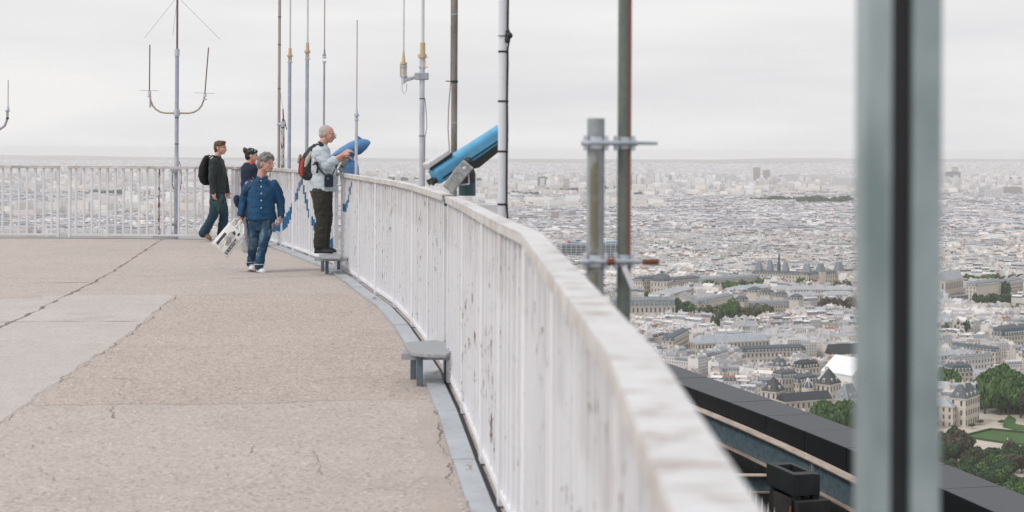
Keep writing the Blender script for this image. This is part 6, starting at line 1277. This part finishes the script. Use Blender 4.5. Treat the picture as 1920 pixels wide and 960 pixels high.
for (a, b, u) in ((-.079, .0, .075), (-.078, .05, .06)): sd, h_, up = A; m_.tube([hc + sd * a + h_ * b + up * u, hc + sd * (a - .006) + h_ * (b + .012) + up * (u + .03)], .010, 6)
m_.build('hair_clips', simple('turquoise_clip', (.10, .50, .55), .4), D_)
m_ = MB(); limb(m_, [J(463, 306.5, -.02), J(470, 308, -.09), J(477, 306, -.05), J(476, 303.5, .06), J(466, 303, .07), J(463, 306.5, -.02)], [.026] * 6, 8); blob('scarf', m_, fabric('orange_red_scarf', (.62, .085, .045), .2, 20), D_, .009, 1, .008, 30)

# ---- white-haired man on the step ---------------------------------------------------
Y0 = 20.45; SZ = .25; f = Vector((1, -.06, 0)).normalized(); s = Vector((0, 0, 1)).cross(f).normalized(); base = J(606, 477)
O_ = empty('person', (base.x, base.y, SZ), 'white-haired man with glasses and rucksack standing on the step, working the telescope', 'person')
hc = J(614, 251); K = 1.04; hf = Vector((1, -.22, -.16)); m_ = MB(); A = head(m_, hc, hf, K, nose=1.08); limb(m_, [J(609, 262), J(602, 276)], [.058, .068])
rings(m_, [(J(600, 276), .12, .07), (J(600, 287), .17, .10), (J(604, 305), .155, .12), (J(606, 330), .15, .135), (J(605, 352), .15, .13), (J(604, 364), .13, .10)], f, s)
ra = [J(598, 286, -.20), J(614, 309, -.24), J(643, 290, -.20)]; la = [J(602, 286, .18), J(619, 310, .26), J(643, 296, .26)]
arm(m_, ra[0], ra[1], ra[2], (.052, .046, .031)); arm(m_, la[0], la[1], la[2], (.052, .044, .030)); hand(m_, ra[2], (J(656, 281, -.18) - ra[2]), Vector((.3, .6, -.7)), 1.05, .75); hand(m_, la[2], Vector((1, -.2, .2)), Vector((0, -.3, -1)), 1.0, .7)
h1, k1, a1 = J(602, 362, -.10), J(604, 410, -.10), J(599, 462, -.10); h2, k2, a2 = J(607, 362, .10), J(611, 410, .10), J(606, 461, .10); leg(m_, h1, k1, a1); leg(m_, h2, k2, a2); blob('body', m_, M_skin2, O_, .0065, 3); face_parts(O_, hc, A, K, M_whitehair, M_galvlight)
M_shirt = fabric('pale_blue_shirt', (.52, .60, .645), .08, 10); m_ = MB()
rings(m_, [(J(603, 270), .062, .06), (J(602, 274), .10, .085), (J(601, 279), .17, .12), (J(601, 290), .205, .145), (J(604, 308), .20, .165), (J(606, 326), .20, .18), (J(606, 342), .21, .182), (J(607, 354), .215, .185), (J(607, 358), .215, .186)], f, s, 28)
for a_, q in ((ra, .42), (la, .42)): limb(m_, [a_[0] + Vector((0, 0, -.01)), a_[0].lerp(a_[1], .5), a_[1] + Vector((-.01, 0, .0)), a_[1].lerp(a_[2], q)], [.090, .084, .078, .062])
blob('shirt', m_, M_shirt, O_, .0085, 2, .011, 9, (1, 1, 1.5)); m_ = MB(); limb(m_, [J(601, 268, -.07), J(604, 271.5, -.08), J(609, 278, -.06), J(612, 287, -.03)], [.017, .018, .014, .010], 8); limb(m_, [J(601, 268, .07), J(604, 271.5, .08), J(609, 278, .06), J(612, 287, .03)], [.017, .018, .014, .010], 8); limb(m_, [J(601, 268, .07), J(598, 267, 0), J(601, 268, -.07)], [.018] * 3, 8); blob('dark_collar', m_, M_navycoat, O_, .007, 1)
m_ = MB(); rings(m_, [(J(603, 350), .188, .155), (J(603, 360), .19, .16), (J(603, 368), .15, .12)], f, s); blob('dark_undershirt', m_, M_black, O_, .009, 1); M_olive = fabric('dark_olive_corduroy', (.036, .036, .029), .25, 7); m_ = MB()
rings(m_, [(J(603, 356), .170, .138), (J(603, 366), .185, .148), (J(604, 376), .15, .12)], f, s, 24); limb(m_, [h1 + Vector((0, 0, .02)), h1.lerp(k1, .5), k1, k1.lerp(a1, .5), a1 + Vector((0, 0, .02))], [.128, .112, .092, .086, .086]); limb(m_, [h2 + Vector((0, 0, .02)), h2.lerp(k2, .5), k2, k2.lerp(a2, .5), a2 + Vector((0, 0, .02))], [.128, .112, .092, .086, .086]); blob('trousers', m_, M_olive, O_, .0085, 2, .012, 9, (1, 1, 1.7))
for dy, x0, x1 in ((-.10, 590, 624), (.10, 597, 630)): h_ = J(x0, 474, dy); h_.z = SZ; t2 = J(x1, 474, dy - .02); t2.z = SZ; shoe(O_, h_, t2, simple('black_leather_shoe', (.018, .018, .02), .4), M_black, .048, .088)
hair(O_, hc, A, K, M_whitehair, [(0, -.030, .030, .0800, .090, .082), (0, -.055, -.015, .074, .055, .062)], .002, 60)
rk_ = empty('rucksack', J(578, 338, 0), 'red, beige and black rucksack on the white-haired man', 'backpack'); m_ = MB()
b_ = Vector((-.25, 0, .97)); rings(m_, [(J(592, 270), .05, .025), (J(588, 277), .11, .06), (J(582, 290), .14, .095), (J(577, 308), .15, .115), (J(576, 324), .15, .12), (J(579, 333), .13, .10), (J(581, 338), .10, .06)], f, s, 24); pk = blob('pack', m_, fabric('charcoal_nylon', (.035, .037, .04), .25), rk_, .009, 1, .006)
def patch(name, pts, r, mat, sq=.5): m_ = MB(); limb(m_, pts, r, 10); return blob(name, m_, mat, pk, .008, 1, .004)
patch('beige_panel', [J(583, 286, -.115), J(577, 298, -.128), J(573, 312, -.120)], [.022, .034, .032], fabric('beige_nylon', (.48, .44, .39), .08)); patch('red_panel', [J(569, 300, -.105), J(566, 315, -.115), J(567, 327, -.11)], [.022, .034, .030], fabric('red_nylon', (.48, .05, .03), .12)); patch('red_tab', [J(589, 314, -.135), J(592, 320, -.13)], [.012, .018], MATS['red_nylon'])
patch('black_base', [J(571, 328, -.07), J(582, 329, -.09), J(590, 326, -.08)], [.055, .060, .040], M_black); patch('side_pocket', [J(563, 292, -.02), J(561, 303, -.03)], [.022, .026], fabric('faded_pink_nylon', (.36, .22, .20), .15))
m_ = MB(); m_.tube([J(589, 275, -.14), J(594, 270, -.15), J(600, 272, -.155), J(607, 284, -.10), J(611, 298, -.06)], .013, 6); m_.tube([J(589, 275, .12), J(596, 270, .12), J(606, 278, .13)], .013, 6); m_.tube([J(587, 309, -.15), J(594, 304, -.215), J(596, 313, -.22), J(594, 324, -.20)], .014, 6); m_.build('straps', M_black, rk_)
pc = empty('camera_pouch', J(617, 352, -.21), 'small navy pouch slung at the hip of the white-haired man', 'pouch'); m_ = MB(); m_.box(J(616.5, 340, -.215), (.115, .07, .150)); eli(m_, J(616.5, 334, -.215), I3, (.062, .042, .06)); blob('pouch', m_, M_navy, pc, .008, 3); m_ = MB(); eli(m_, J(615, 335, -.255), I3, (.014, .004, .006)); m_.build('badge', M_galv, pc)
strap('strap', [J(612, 330, -.22), J(603, 322, -.225), J(594, 310, -.21), J(590, 304, -.18)], .022, M_black, pc); strap('strap', [J(622, 330, -.2), J(628, 318, -.18), J(631, 306, -.10), J(632, 330, -.12)], .016, M_black, pc)
# ================================================================ WORLD, SUN, HAZE
w = bpy.data.worlds.new('World'); scene.world = w; w.use_nodes = True; T = w.node_tree
bg = T.nodes['Background']; sky = T.nodes.new('ShaderNodeTexSky'); sky.sky_type = 'NISHITA'; sky.sun_disc = False
SUN_EL, SUN_AZ = R(48), R(-60)
sky.sun_elevation = SUN_EL; sky.sun_rotation = SUN_AZ; sky.air_density = 1; sky.dust_density = 3
tc = T.nodes.new('ShaderNodeTexCoord'); mp = T.nodes.new('ShaderNodeMapping'); mp.inputs['Scale'].default_value = (1.0, 1.0, 7.0); T.links.new(tc.outputs['Generated'], mp.inputs[0])
nz = T.nodes.new('ShaderNodeTexNoise'); nz.inputs['Scale'].default_value = 2.6; nz.inputs['Detail'].default_value = 6; nz.inputs['Roughness'].default_value = .5; T.links.new(mp.outputs[0], nz.inputs['Vector'])
rp = T.nodes.new('ShaderNodeValToRGB'); T.links.new(nz.outputs['Fac'], rp.inputs[0])
rp.color_ramp.elements[0].position = .34; rp.color_ramp.elements[0].color = (7.7, 7.7, 7.9, 1)
rp.color_ramp.elements[1].position = .64; rp.color_ramp.elements[1].color = (9.3, 9.2, 9.15, 1)
mx = T.nodes.new('ShaderNodeMix'); mx.data_type = 'RGBA'; mx.inputs[0].default_value = .95; T.links.new(sky.outputs[0], mx.inputs[6]); T.links.new(rp.outputs[0], mx.inputs[7])
T.links.new(mx.outputs[2], bg.inputs[0]); bg.inputs[1].default_value = .1
sd = bpy.data.lights.new('sun', 'SUN'); sd.energy = 1.6; sd.angle = R(14); sd.color = (1, .97, .93); so = bpy.data.objects.new('sun', sd); COL.objects.link(so)
dirv = Vector((math.sin(SUN_AZ) * math.cos(SUN_EL), math.cos(SUN_AZ) * math.cos(SUN_EL) * -1, math.sin(SUN_EL)))
so.rotation_euler = dirv.to_track_quat('Z', 'Y').to_euler(); so.location = (0, 0, 30)
sky.sun_rotation = math.atan2(dirv.x, dirv.y)
HAZE = 4.3e-5
m_ = MB(); m_.box((0, 14500, (GZ - 1.5 + 14) / 2), (40000, 34000, 14 - GZ + 1.5))
t = bpy.data.materials.new('haze_air'); t.use_nodes = True; t.node_tree.nodes.clear(); out = t.node_tree.nodes.new('ShaderNodeOutputMaterial'); pv = t.node_tree.nodes.new('ShaderNodeVolumePrincipled')
pv.inputs['Density'].default_value = HAZE; pv.inputs['Color'].default_value = (1, 1, 1, 1); pv.inputs['Anisotropy'].default_value = 0; t.node_tree.links.new(pv.outputs[0], out.inputs['Volume'])
hz = m_.build('haze', t); hz['kind'] = 'stuff'
vs = scene.view_settings; vs.view_transform = 'Standard'; vs.look = 'None'; vs.gamma = 1; vs.exposure = 0; vs.use_curve_mapping = False
scene.render.engine = 'CYCLES'; cy = scene.cycles; cy.use_denoising = True
try: cy.denoiser = 'OPENIMAGEDENOISE'
except Exception: pass
cy.max_bounces = 5; cy.diffuse_bounces = 3; cy.glossy_bounces = 2; cy.volume_bounces = 1; cy.caustics_reflective = False; cy.caustics_refractive = False
for o in list(scene.objects):                     # crisp edges on everything smooth-shaded
    if o.type == 'MESH' and len(o.data.polygons) and o.data.polygons[0].use_smooth and not o.data.get('keep_smooth'):
        try: o.data.set_sharp_from_angle(angle=R(40))
        except Exception: pass
